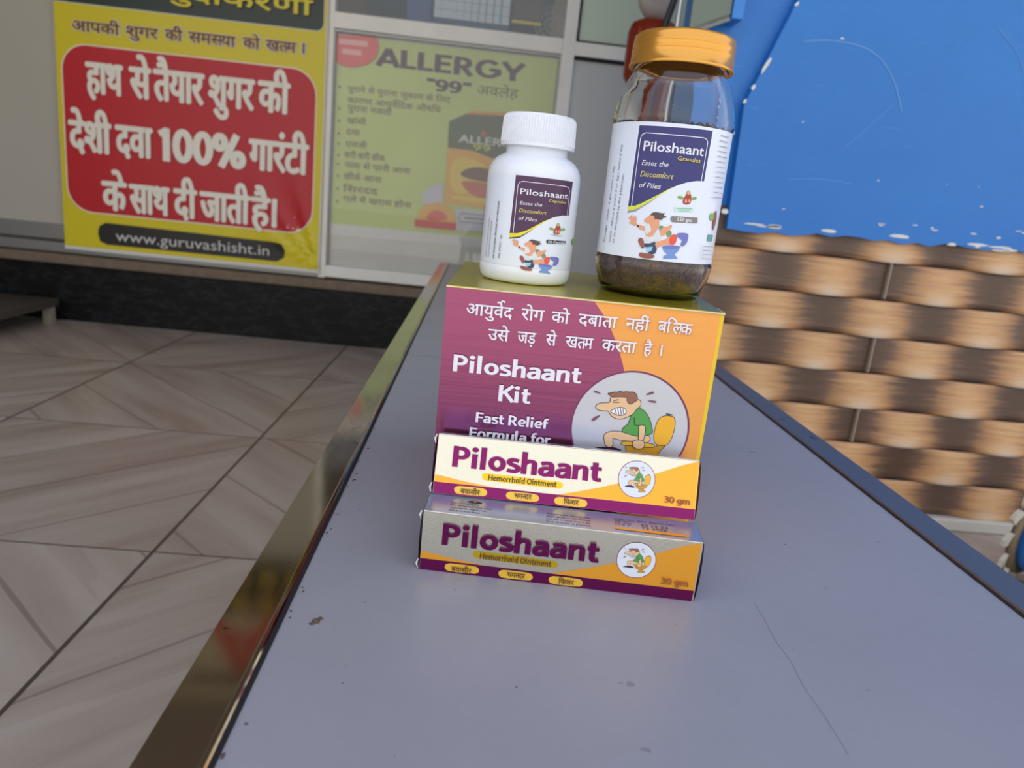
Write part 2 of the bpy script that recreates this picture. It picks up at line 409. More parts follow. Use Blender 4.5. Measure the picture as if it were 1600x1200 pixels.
CAPS_ART = [('panel','P','pl',[(-13.4,65.8),(4.5,65.7),(26.5,65.5),(26.2,55.0),(26.2,44.9),(20.2,44.7),(13.3,43.1),(7.4,40.4),(2.1,37.0),(-3.2,33.6),(-8.6,31.4),(-13.8,30.9)],0),('yellow','P','yw',[(-13.8,30.9),(-8.6,31.4),(-3.2,33.6),(2.1,37.0),(7.4,40.4),(13.3,43.1),(7.5,39.7),(2.2,35.9),(-3.0,32.2),(-7.3,29.6),(-13.6,28.3)],0),('shade','P','dk2',[(-13.6,28.3),(-7.3,29.6),(-3.0,32.2),(2.2,35.9),(-3.0,31.6),(-7.2,28.6),(-13.6,27.5)],0),('line','L','wh',[(-11.4,31.2),(-11.4,59.9),(-10.5,61.7),(-8.5,62.4),(4.9,62.3),(20.0,62.2),(22.8,61.6),(24.1,59.8),(24.4,45.0)],0.35,0),('title','T','Piloshaant',-9.4,22.7,54.9,58.2,1),('cap','P','dk',[(8.4,52.1),(21.7,52.4),(21.6,51.6),(8.3,51.6)],0),('yel','T','Capsules',8.7,21.7,52.0,53.6,0),('ital','T','Eases the',-9.0,4.7,48.75,50.75,0),('italy','T','Discomfort',-9.1,7.9,44.15,46.35,0),('ital','T','of Piles',-9.2,2.5,39.5,41.7,0),('leaf','P','lf',[(10.5,36.2),(12.1,37.1),(14.2,36.5),(15.2,35.4),(12.4,35.1)],1),('leaf','P','lf',[(19.8,36.2),(21.9,37.3),(24.5,36.6),(22.8,35.3),(20.2,35.1)],1),('leaf','P','lf',[(15.6,38.3),(17.1,40.5),(19.2,38.6),(18.4,37.5),(16.2,37.3)],1),('man','P','mr',[(16.1,38.0),(17.3,39.1),(19.3,37.9),(19.9,36.2),(19.6,33.0),(14.7,32.7),(14.2,34.8),(15.1,36.2)],1),('man','P','sk',[(16.3,38.7),(17.2,39.6),(18.3,38.8),(18.1,38.0),(16.8,37.9)],1),('man','P','sk',[(15.6,35.2),(16.7,35.7),(17.1,34.0),(15.9,33.5)],0),('man','P','sk',[(17.8,35.4),(18.9,35.8),(19.0,33.7),(18.0,34.0)],0),('lt','L','tl',[(12.4,32.6),(22.3,32.2)],0.25,0),('lt','L','tl',[(14.1,32.0),(20.7,31.7)],0.15,0),('pillb','P','dk',[(10.0,29.0),(10.9,29.4),(26.1,29.1),(25.8,27.3),(10.9,27.0),(10.1,27.6)],0),('w','T','30 Capsules',11.2,25.2,27.35,28.85,1),('fig','P','bl2',[(13.4,19.4),(21.0,18.9),(21.4,16.4),(20.3,14.0),(17.2,13.0),(16.3,14.3),(17.6,16.0),(14.0,17.5)],1),('fig','P','bl',[(6.5,13.7),(16.3,13.1),(15.7,11.6),(13.3,10.3),(15.2,8.9),(15.5,8.3),(7.4,8.8),(7.6,10.0),(9.4,10.5),(7.4,12.2)],0),('fig','P','bl2',[(6.4,14.2),(11.2,14.4),(16.5,13.5),(16.6,12.5),(11.5,12.5),(6.5,13.3)],1),('fig','P','gr',[(5.8,22.8),(10.9,20.1),(10.7,18.3),(8.6,17.5),(7.5,20.3),(6.2,19.2),(4.2,20.8),(3.6,22.9)],1),('fig','P','ws',[(-2.9,19.5),(-0.0,18.2),(2.7,19.0),(4.3,20.5),(5.6,18.0),(2.9,16.6),(0.2,16.4),(-2.3,17.1)],1),('fig','P','nv',[(-2.6,15.9),(0.3,15.5),(2.9,16.6),(2.8,14.5),(4.0,13.5),(3.5,11.5),(2.1,10.9),(-1.1,11.6),(1.3,12.5),(1.8,13.6),(-1.0,14.1),(-2.8,14.4)],1),('fig','P','lb',[(-1.7,14.1),(1.8,14.3),(1.3,12.5),(-1.1,12.0)],0),('fig','P','ro',[(3.0,16.3),(5.8,16.5),(9.3,17.5),(11.8,19.2),(13.1,18.5),(13.8,16.3),(12.4,14.6),(6.7,14.6),(4.0,13.5),(2.8,14.5)],1),('fig','P','rd',[(9.7,17.8),(12.2,19.1),(13.9,18.1),(13.8,15.7),(12.8,14.2),(10.1,14.6)],1),('fig','P','ro',[(4.3,20.5),(5.8,22.2),(8.7,22.3),(10.1,23.2),(10.8,22.2),(9.3,20.8),(7.6,19.7),(7.0,18.5),(5.2,18.6)],1),('fig','P','ro',[(-7.2,23.8),(-5.8,23.5),(-3.3,22.8),(-3.3,21.2),(-5.3,21.7),(-6.8,22.6)],0),('fig','P','ro',[(-11.7,26.6),(-11.0,27.2),(-10.1,27.8),(-9.4,26.3),(-9.1,27.9),(-8.5,26.2),(-8.0,27.4),(-7.5,25.9),(-7.7,24.7),(-6.8,23.5),(-8.2,23.3),(-10.5,24.2),(-11.3,24.8),(-10.2,25.1),(-10.5,25.7)],0),('fig','P','ro',[(-3.9,25.5),(-2.6,26.4),(-1.0,27.4),(0.4,27.5),(1.9,26.2),(3.4,25.3),(3.9,23.8),(3.7,22.3),(2.5,20.5),(1.3,19.1),(-0.0,18.2),(-1.5,18.6),(-2.6,19.5),(-0.2,20.0),(0.3,21.2),(-0.9,23.1),(-2.1,24.6),(-3.5,24.6)],1),('fig','P','ws',[(-3.0,23.1),(-1.4,24.3),(-0.1,22.4),(0.4,20.6),(-1.9,19.5),(-3.1,20.7)],1),('fig','P','hb',[(-0.3,28.4),(1.6,28.6),(3.4,28.2),(5.2,27.9),(6.6,28.1),(5.3,27.1),(7.9,26.3),(5.4,26.1),(5.1,25.2),(3.7,25.3),(1.9,25.9),(1.0,25.1),(1.5,26.2),(0.4,27.5),(-1.7,27.1),(-0.4,27.8)],1),('fig','P','dk',[(-7.0,23.4),(-6.5,23.7),(-6.0,23.4),(-5.9,22.8),(-6.4,22.6),(-7.0,22.9)],1),('fig','P','bs',[(-6.0,17.2),(-4.9,18.4),(-3.4,17.7),(-2.6,15.9),(-2.3,13.8),(-3.7,13.5),(-4.9,15.4)],1),('fig','P','bs',[(-4.8,11.2),(-4.3,12.2),(-2.1,11.7),(2.9,10.9),(3.0,9.4),(-0.5,9.2),(-4.0,9.9)],1),('leaf','P','lf',[(33.0,29.7),(37.4,31.2),(43.6,27.2),(35.9,26.9)],0)]
CAPS_V_ART = [('AN AYURVEDIC PROPRIETARY MEDICINE',(-23.5,14.1),(-23.3,49.4),1),('SIDE EFFECT : NIL',(-19.0,14.7),(-18.8,29.5),0),('Dosage : 1 capsule twice a day with milk or water',(-31.7,14.8),(-31.4,38.9),0),('Keep in a cool dry place away from direct sunlight',(-28.6,14.6),(-28.5,37.0),0)]
CAPS_SIDE_ART = [(-42.4,59.0),(-39.1,27.6),(35.4,63.7),(33.2,38.3),(33.1,17.7),(31.3,12.3)]
JAR_ART = [('panel','P','nb',[(-29.5,101.5),(-7.4,101.5),(17.2,102.2),(16.9,88.0),(16.7,73.3),(11.2,72.9),(5.1,71.5),(-0.5,69.3),(-5.8,66.5),(-10.9,63.0),(-16.2,59.7),(-20.8,56.9),(-24.7,55.1),(-29.8,54.2)],0),('yellow','P','yg',[(-29.8,54.2),(-24.7,55.1),(-20.8,56.9),(-16.2,59.7),(-10.9,63.0),(-5.8,66.5),(-0.5,69.3),(-5.7,66.0),(-10.8,62.1),(-16.0,58.3),(-21.4,54.5),(-24.3,53.0),(-29.7,51.6)],0),('shade','P','gy',[(-29.7,51.6),(-24.3,53.0),(-21.4,54.5),(-16.0,58.3),(-10.8,62.1),(-15.9,57.6),(-21.3,53.6),(-24.1,51.6),(-29.6,50.2)],0),('line','L','wh',[(-27.4,54.4),(-27.6,94.1),(-26.7,96.4),(-24.5,97.4),(-6.8,97.2),(11.7,97.5),(13.8,96.9),(14.8,95.4),(14.6,73.2)],0.45,0),('title','T','Piloshaant',-24.6,13.0,87.35,92.75,1),('cap','P','dk',[(-3.0,83.5),(12.5,84.3),(12.3,83.2),(-2.8,82.6)],0),('yel','T','Granules',-2.9,11.6,83.4,85.7,0),('ital','T','Eases the',-24.3,-8.0,78.95,81.85,0),('italy','T','Discomfort',-24.3,-4.1,72.4,75.5,0),('ital','T','of Piles',-24.4,-10.8,66.1,69.0,0),('leaf','P','lf',[(-0.2,62.6),(1.5,63.6),(3.8,63.0),(4.9,61.7),(1.9,61.3)],1),('leaf','P','lf',[(9.4,62.7),(11.2,64.1),(13.6,63.3),(12.2,61.8),(9.8,61.5)],1),('leaf','P','lf',[(5.1,65.1),(6.5,67.6),(8.7,65.4),(8.0,64.2),(5.8,64.0)],1),('man','P','mr',[(5.6,64.7),(6.7,66.0),(8.8,64.7),(9.5,62.7),(9.4,59.0),(4.5,58.6),(3.9,61.0),(4.7,62.7)],1),('man','P','sk',[(5.9,65.6),(6.6,66.6),(7.8,65.7),(7.6,64.7),(6.3,64.6)],1),('man','P','sk',[(5.3,61.5),(6.3,62.0),(6.9,60.1),(5.7,59.6)],0),('man','P','sk',[(7.5,61.7),(8.5,62.2),(8.7,59.9),(7.8,60.2)],0),('lb','P','lg',[(-0.6,56.7),(11.7,57.6),(12.0,54.7),(-0.3,53.9)],0),('lt','L','tl',[(0.7,55.9),(10.9,56.5)],0.4,0),('lt','L','tl',[(2.3,54.7),(9.7,55.1)],0.3,0),('pillb','P','gyb',[(-1.9,50.6),(-1.2,51.3),(16.2,51.8),(16.5,48.5),(-0.6,47.7),(-1.9,48.9)],0),('w','T','150 gm',2.6,11.8,48.8,50.8,1),('fig','P','bl2',[(3.0,41.7),(11.0,42.4),(11.6,39.0),(10.8,35.5),(7.7,33.5),(6.7,35.1),(7.9,37.8),(3.9,39.2)],1),('fig','P','bl',[(-4.4,32.3),(6.7,33.4),(6.2,31.2),(3.8,28.8),(5.9,27.2),(6.3,26.4),(-2.9,25.5),(-2.7,27.3),(-0.7,28.4),(-3.2,30.3)],0),('fig','P','bl2',[(-4.5,33.0),(1.1,34.2),(6.9,34.1),(7.1,32.6),(1.5,31.5),(-4.3,31.7)],1),('fig','P','gr',[(-5.9,45.1),(0.2,42.3),(0.2,39.7),(-2.2,38.2),(-3.6,41.9),(-5.1,40.0),(-7.5,41.9),(-8.4,44.8)],1),('fig','P','ws',[(-16.2,38.8),(-12.5,37.5),(-9.3,39.1),(-7.5,41.5),(-5.7,38.2),(-8.8,35.7),(-12.1,34.9),(-15.3,35.4)],1),('fig','P','nv',[(-15.5,33.7),(-11.9,33.7),(-8.8,35.7),(-8.8,32.7),(-7.3,31.6),(-7.7,28.5),(-9.3,27.4),(-13.3,27.9),(-10.5,29.5),(-9.9,31.3),(-13.4,31.3),(-15.6,31.5)],1),('fig','P','lb',[(-14.2,31.2),(-10.0,32.1),(-10.5,29.5),(-13.4,28.3)],0),('fig','P','ro',[(-8.7,35.3),(-5.4,36.1),(-1.3,38.3),(1.3,41.1),(2.8,40.4),(3.7,37.5),(2.3,34.7),(-4.1,33.7),(-7.3,31.6),(-8.8,32.7)],1),('fig','P','rd',[(-1.0,38.7),(1.8,41.1),(3.8,40.0),(3.9,36.6),(2.9,34.4),(-0.3,34.3)],1),('fig','P','ro',[(-7.5,41.5),(-5.7,44.2),(-2.4,45.0),(-0.9,46.4),(-0.0,45.2),(-1.6,42.9),(-3.5,41.0),(-4.1,39.3),(-6.2,39.0)],1),('fig','P','ro',[(-22.1,44.2),(-20.2,44.0),(-16.9,43.5),(-16.8,41.1),(-19.3,41.5),(-21.3,42.6)],0),('fig','P','ro',[(-28.2,47.5),(-27.3,48.4),(-26.2,49.4),(-25.2,47.3),(-24.8,49.8),(-24.0,47.5),(-23.3,49.3),(-22.5,47.2),(-22.7,45.4),(-21.5,43.8),(-23.3,43.2),(-26.4,44.2),(-27.5,45.0),(-26.1,45.5),(-26.5,46.4)],0),('fig','P','ro',[(-17.9,47.2),(-16.4,48.7),(-14.4,50.4),(-12.7,50.7),(-10.8,49.2),(-8.9,48.2),(-8.2,46.1),(-8.3,44.0),(-9.6,41.2),(-11.0,38.9),(-12.5,37.5),(-14.3,37.7),(-15.8,38.8),(-12.9,40.0),(-12.3,41.8),(-13.9,44.2),(-15.6,46.2),(-17.3,46.0)],1),('fig','P','ws',[(-16.5,43.9),(-14.6,45.9),(-13.0,43.5),(-12.2,41.0),(-14.9,38.9),(-16.5,40.5)],1),('fig','P','hb',[(-13.6,51.9),(-11.3,52.6),(-9.1,52.4),(-6.9,52.2),(-5.3,52.8),(-6.8,51.1),(-3.6,50.4),(-6.6,49.7),(-6.8,48.4),(-8.5,48.2),(-10.7,48.8),(-11.8,47.4),(-11.2,49.2),(-12.7,50.7),(-15.2,49.8),(-13.7,51.1)],1),('fig','P','dk',[(-21.7,43.6),(-21.1,44.1),(-20.4,43.7),(-20.3,43.0),(-20.9,42.6),(-21.6,43.0)],1),('fig','P','bs',[(-20.0,34.9),(-18.6,36.8),(-16.7,36.1),(-15.5,33.7),(-15.0,30.7),(-16.7,30.1),(-18.4,32.5)],1),('fig','P','bs',[(-18.0,26.4),(-17.3,28.0),(-14.6,27.7),(-8.4,27.5),(-8.1,25.4),(-12.4,24.5),(-16.8,24.8)],1),('leaf','P','lf',[(25.7,53.0),(27.7,55.7),(31.4,55.5),(32.0,52.4),(29.5,50.1)],1),('man','P','bs',[(31.7,55.9),(34.2,57.8),(36.6,51.7),(34.5,45.3),(32.4,45.4),(30.9,51.5)],1),('leaf','P','tl',[(28.1,42.6),(34.6,42.4),(34.6,38.4),(28.1,38.4)],0)]
JAR_V_ART = [('Dosage : Adult : 5 gm twice a day',(-46.8,31.4),(-46.6,77.9),0),('Child : Above 6 years 2 to 3gm twice a day',(-40.4,31.4),(-41.1,90.6),0),('or as directed by the physician.',(-36.9,31.1),(-36.1,73.4),0),('Keep out of reach of children,store in a cool dry place',(-57.3,31.0),(-66.1,84.5),0)]
JAR_SIDE_ART = [(24.5,100.2),(24.7,64.5),(23.0,34.9),(23.1,27.4)]
BANNER_ART = [('maroon','T','आपकी',-1541,-1373,1065.0,1098.0,1),('maroon','T','शुगर',-1350,-1237,1067.0,1100.0,1),('maroon','T','की',-1212,-1151,1068.5,1102.5,1),('maroon','T','सम<स>या',-1128,-961,1070.0,1104.0,1),('maroon','T','को',-934,-874,1072.0,1106.0,1),('maroon','T','ख<त>म',-852,-743,1073.5,1106.5,1),('maroon','T','।',-719,-713,1075.0,1109.0,1),('cream','T','हाथ',-1494,-1369,859.0,961.0,2),('cream','T','से',-1338,-1268,859.0,961.0,2),('cream','T','तैयार',-1252,-1076,859.5,962.5,2),('cream','T','शुगर',-1053,-893,860.0,962.0,2),('cream','T','की',-873,-763,860.0,963.0,2),('cream','T','देशी',-1563,-1416,649.0,753.0,2),('cream','T','दवा',-1394,-1266,649.0,753.0,2),('cream','T','गारंटी',-903,-689,649.0,754.0,2),('cream','T','100%',-1241,-919,644.5,763.5,1),('cream','T','के',-1450,-1365,444.0,546.0,2),('cream','T','साथ',-1348,-1206,443.5,544.5,2),('cream','T','दी',-1183,-1104,443.0,545.0,2),('cream','T','जाती',-1085,-903,442.5,544.5,2),('cream','T','है',-893,-826,442.0,544.0,2),('cream','T','।',-812,-803,442.0,544.0,2),('url','T','www.guruvashisht.in',-1407,-824,329.0,368.0,0),('pill','P','bk',[(-1477,351),(-1471,378),(-1447,393),(-809,383),(-779,378),(-765,352),(-770,325),(-797,309),(-1444,310),(-1470,320)],0),('top','T','शुदिकरणी',-1216,-687,1205.0,1252.0,2)]
POSTER_ART = [('alg','T','ALLERGY',-462,103,1070.0,1134.0,1),('alg','T','"99"',-266,-97,1004.5,1046.5,1),('alg2','T','अवलेह',-74,84,1009.0,1040.0,0),('bul','T','पुराने से पुराना जुकाम के {ि}लए',-560,-172,968.0,986.0,1),('bul','T','कारगर आयु{व^}{ि}दक औष{ि}ध',-559,-205,928.0,947.0,1),('bul','T','पुराना नजला',-557,-391,898.5,918.5,1),('bul','T','खांसी',-557,-484,854.0,873.0,1),('bul','T','दमा',-558,-507,812.5,832.5,1),('bul','T','एलजी',-559,-477,768.5,787.5,1),('bul','T','बारी बारी छींक',-561,-406,728.5,748.5,1),('bul','T','नाक से पानी आना',-559,-305,691.5,710.5,1),('bul','T','छींके आना',-560,-415,647.5,667.5,1),('bul','T','{ि}सरदद',-561,-426,601.0,621.0,1),('bul','T','गले में खराश होना',-559,-292,563.0,583.0,1),('pk','P','dg',[(-171,901),(-109,934),(58,943),(209,932),(229,754),(37,775),(-79,804),(-168,804)],0),('pk','P','or',[(-109,934),(-91,946),(38,954),(207,945),(209,932),(58,943)],0),('pk','P','po',[(-168,804),(-79,804),(37,775),(229,754),(248,589),(-166,594)],0),('pk','P','py',[(-151,769),(-77,777),(2,749),(-10,675),(-102,628),(-152,660)],1),('pk','P','pb',[(-122,704),(-92,735),(-36,747),(41,735),(44,698),(-12,688)],1),('pk','P','pr',[(-116,691),(-12,688),(46,680),(51,630),(-25,625),(-84,649)],1),('pk','P','py',[(-140,629),(51,630),(53,611),(-139,613)],0),('alw','T','ALLERGY',-128,116,830.0,857.0,1),('yel','T','99',-71,-4,805.5,827.5,1),('pk','P','pr',[(-47,870),(-37,884),(-24,872),(-35,857)],0),('bot','P','lv',[(-252,585),(-253,622),(-218,658),(-176,671),(-170,594)],0),('bad','P','po',[(-269,513),(-263,556),(-232,587),(-185,597),(-141,583),(-119,552),(-117,519)],0),('bad','P','pr2',[(-233,541),(-192,573),(-148,549),(-151,530),(-227,522)],1),('bad','P','rd2',[(-277,522),(-112,523),(-112,496),(-273,494)],0),('lab','P','lv',[(-117,580),(191,583),(199,508),(-110,496)],0),('labl','L','gy',[(-96,564),(-19,564),(193,565),(195,541),(-93,531),(-106,544),(-96,564)],6,0),('labl','L','gy',[(-83,548),(1,549)],10,0),('rc','P','rc',[(-615,1153),(-609,1160),(-462,1168),(-450,1137),(-458,1099),(-488,1070),(-537,1054),(-582,1054),(-613,1069)],0),('rct','L','wr',[(-599,1138),(-492,1139)],18,0),('rct','L','wr',[(-585,1106),(-513,1105)],18,0),('dot','P','mbd',[(-593,983),(-586,984),(-585,976),(-592,976)],0),('dot','P','mbd',[(-590,906),(-583,907),(-583,899),(-590,898)],0),('dot','P','mbd',[(-590,863),(-582,864),(-582,856),(-589,855)],0),('dot','P','mbd',[(-589,817),(-581,817),(-581,810),(-588,809)],0),('dot','P','mbd',[(-588,779),(-581,779),(-580,772),(-588,771)],0),('dot','P','mbd',[(-587,737),(-580,738),(-579,730),(-587,729)],0),('dot','P','mbd',[(-587,706),(-579,706),(-579,698),(-586,697)],0),('dot','P','mbd',[(-586,660),(-578,661),(-578,653),(-585,652)],0),('dot','P','mbd',[(-585,612),(-577,613),(-577,605),(-584,604)],0),('dot','P','mbd',[(-584,565),(-576,565),(-576,557),(-583,556)],0)]
CARTOON_ART = [('ped','yb',[(0.182,-0.474),(0.389,-0.46),(0.438,-0.565),(0.537,-0.582),(0.528,-0.642),(0.179,-0.679),(0.139,-0.639),(0.213,-0.591)],0),('bowl','yb',[(-0.054,-0.295),(0.094,-0.313),(0.46,-0.301),(0.531,-0.236),(0.642,-0.224),(0.631,-0.259),(0.562,-0.332),(0.543,-0.403),(0.469,-0.46),(0.392,-0.486),(0.185,-0.5),(0.085,-0.483),(-0.006,-0.409)],0),('lid','yl',[(0.489,0.261),(0.562,0.295),(0.69,0.298),(0.736,0.253),(0.753,0.105),(0.733,-0.08),(0.687,-0.202),(0.614,-0.244),(0.531,-0.236),(0.449,-0.21),(0.418,-0.063),(0.432,0.108),(0.457,0.207)],0),('btn','dk',[(0.562,0.352),(0.619,0.338),(0.699,0.332),(0.696,0.313),(0.577,0.307)],-1),('leg','sk',[(-0.398,-0.111),(-0.31,-0.074),(-0.165,-0.063),(0.0,-0.097),(0.162,-0.114),(0.347,-0.077),(0.369,-0.185),(0.259,-0.23),(0.08,-0.205),(-0.114,-0.216),(-0.244,-0.196),(-0.293,-0.185),(-0.247,-0.349),(-0.381,-0.361),(-0.426,-0.216),(-0.435,-0.148)],0),('trs','pu',[(-0.642,-0.449),(-0.568,-0.398),(-0.446,-0.364),(-0.256,-0.349),(-0.122,-0.378),(-0.051,-0.429),(-0.142,-0.466),(-0.335,-0.46),(-0.466,-0.455)],-1),('seat','yl',[(-0.108,-0.241),(0.08,-0.222),(0.452,-0.227),(0.46,-0.293),(0.091,-0.295),(-0.134,-0.295)],0),('shirt','gn',[(0.088,0.395),(0.19,0.347),(0.284,0.241),(0.344,0.114),(0.384,0.003),(0.375,-0.048),(0.256,-0.094),(0.131,-0.116),(-0.034,-0.082),(-0.142,-0.06),(-0.122,0.017),(-0.057,0.065),(-0.034,0.142),(-0.017,0.241),(0.028,0.364)],0),('head','sk',[(-0.406,0.426),(-0.412,0.489),(-0.395,0.557),(-0.349,0.585),(-0.131,0.591),(0.037,0.528),(0.094,0.526),(0.114,0.469),(0.108,0.42),(0.057,0.384),(0.009,0.278),(-0.077,0.219),(-0.168,0.17),(-0.244,0.162),(-0.327,0.187),(-0.389,0.239),(-0.412,0.293),(-0.5,0.281),(-0.58,0.284),(-0.634,0.313),(-0.642,0.352),(-0.608,0.389),(-0.531,0.415)],0),('hair','br',[(-0.477,0.585),(-0.415,0.602),(-0.355,0.625),(-0.307,0.622),(-0.264,0.648),(-0.216,0.631),(-0.156,0.653),(-0.105,0.642),(-0.054,0.659),(0.006,0.631),(0.037,0.577),(0.037,0.52),(-0.006,0.491),(-0.054,0.443),(-0.105,0.463),(-0.128,0.511),(-0.125,0.56),(-0.222,0.562),(-0.344,0.545),(-0.392,0.537),(-0.426,0.571)],0),('mouth','wh',[(-0.389,0.287),(-0.344,0.307),(-0.301,0.347),(-0.224,0.364),(-0.153,0.361),(-0.119,0.315),(-0.131,0.256),(-0.205,0.227),(-0.278,0.233),(-0.338,0.259)],0),('t','LN',[(-0.315,0.33),(-0.273,0.233)],0),('t','LN',[(-0.27,0.352),(-0.23,0.227)],0),('t','LN',[(-0.224,0.361),(-0.188,0.233)],0),('t','LN',[(-0.176,0.361),(-0.153,0.244)],0),('t','LN',[(-0.276,0.503),(-0.358,0.474),(-0.364,0.446),(-0.253,0.457)],0),('t','LN',[(0.034,0.216),(0.06,0.085),(0.134,0.08)],0),('arm','sk',[(0.134,0.085),(0.241,0.097),(0.256,-0.045),(0.244,-0.196),(0.168,-0.205),(0.162,-0.054)],0),('hand','sk',[(0.077,-0.196),(0.219,-0.173),(0.273,-0.21),(0.276,-0.304),(0.224,-0.332),(0.128,-0.335),(0.074,-0.281)],0),('drop','mv',[(-0.716,0.605),(-0.685,0.619),(-0.628,0.605),(-0.577,0.571),(-0.634,0.577),(-0.696,0.582)],-1),('drop','mv',[(0.31,0.702),(0.307,0.67),(0.227,0.636),(0.165,0.625),(0.222,0.676),(0.281,0.699)],-1),('drop','mv',[(0.202,0.537),(0.287,0.545),(0.366,0.545),(0.375,0.514),(0.332,0.506),(0.259,0.517)],-1),('drop','mv',[(-0.543,0.196),(-0.582,0.187),(-0.656,0.145),(-0.688,0.091),(-0.676,0.074),(-0.625,0.097),(-0.585,0.142)],-1)]
# ---------------------------------------------------------------- materials
def node_mat(name):
    m = bpy.data.materials.new(name); m.use_nodes = True; MATS[name] = m
    nt = m.node_tree
    return m, nt.nodes, nt.links, nt.nodes['Principled BSDF']
def mth(n, l, op, a, b=None, c=None):
    x = n.new('ShaderNodeMath'); x.operation = op
    for i, v in enumerate((a, b, c)):
        if v is None: continue
        if isinstance(v, (int, float)): x.inputs[i].default_value = v
        else: l.new(v, x.inputs[i])
    return x.outputs[0]
def ramp(n, l, fac, stops):
    r = n.new('ShaderNodeValToRGB'); l.new(fac, r.inputs[0]); e = r.color_ramp.elements
    while len(e) < len(stops): e.new(0.5)
    for i, (p, c) in enumerate(stops): e[i].position = p; e[i].color = c if len(c) == 4 else srgb(*c)
    return r.outputs[0]
def mixc(n, l, fac, a, b):
    x = n.new('ShaderNodeMix'); x.data_type = 'RGBA'
    for i, v in ((0, fac), (6, a), (7, b)):
        if isinstance(v, (int, float)): x.inputs[i].default_value = v
        elif isinstance(v, tuple): x.inputs[i].default_value = v
        else: l.new(v, x.inputs[i])
    return x.outputs[2]
def noise(n, l, vec, scale, detail=4, rough=0.5):
    t = n.new('ShaderNodeTexNoise'); t.inputs['Scale'].default_value = scale; t.inputs['Detail'].default_value = detail
    t.inputs['Roughness'].default_value = rough; l.new(vec, t.inputs['Vector']); return t.outputs['Fac']
def mapping(n, l, vec, sc=(1, 1, 1), rot=(0, 0, 0), loc=(0, 0, 0)):
    t = n.new('ShaderNodeMapping'); l.new(vec, t.inputs[0]); t.inputs['Scale'].default_value = sc
    t.inputs['Rotation'].default_value = rot; t.inputs['Location'].default_value = loc; return t.outputs[0]

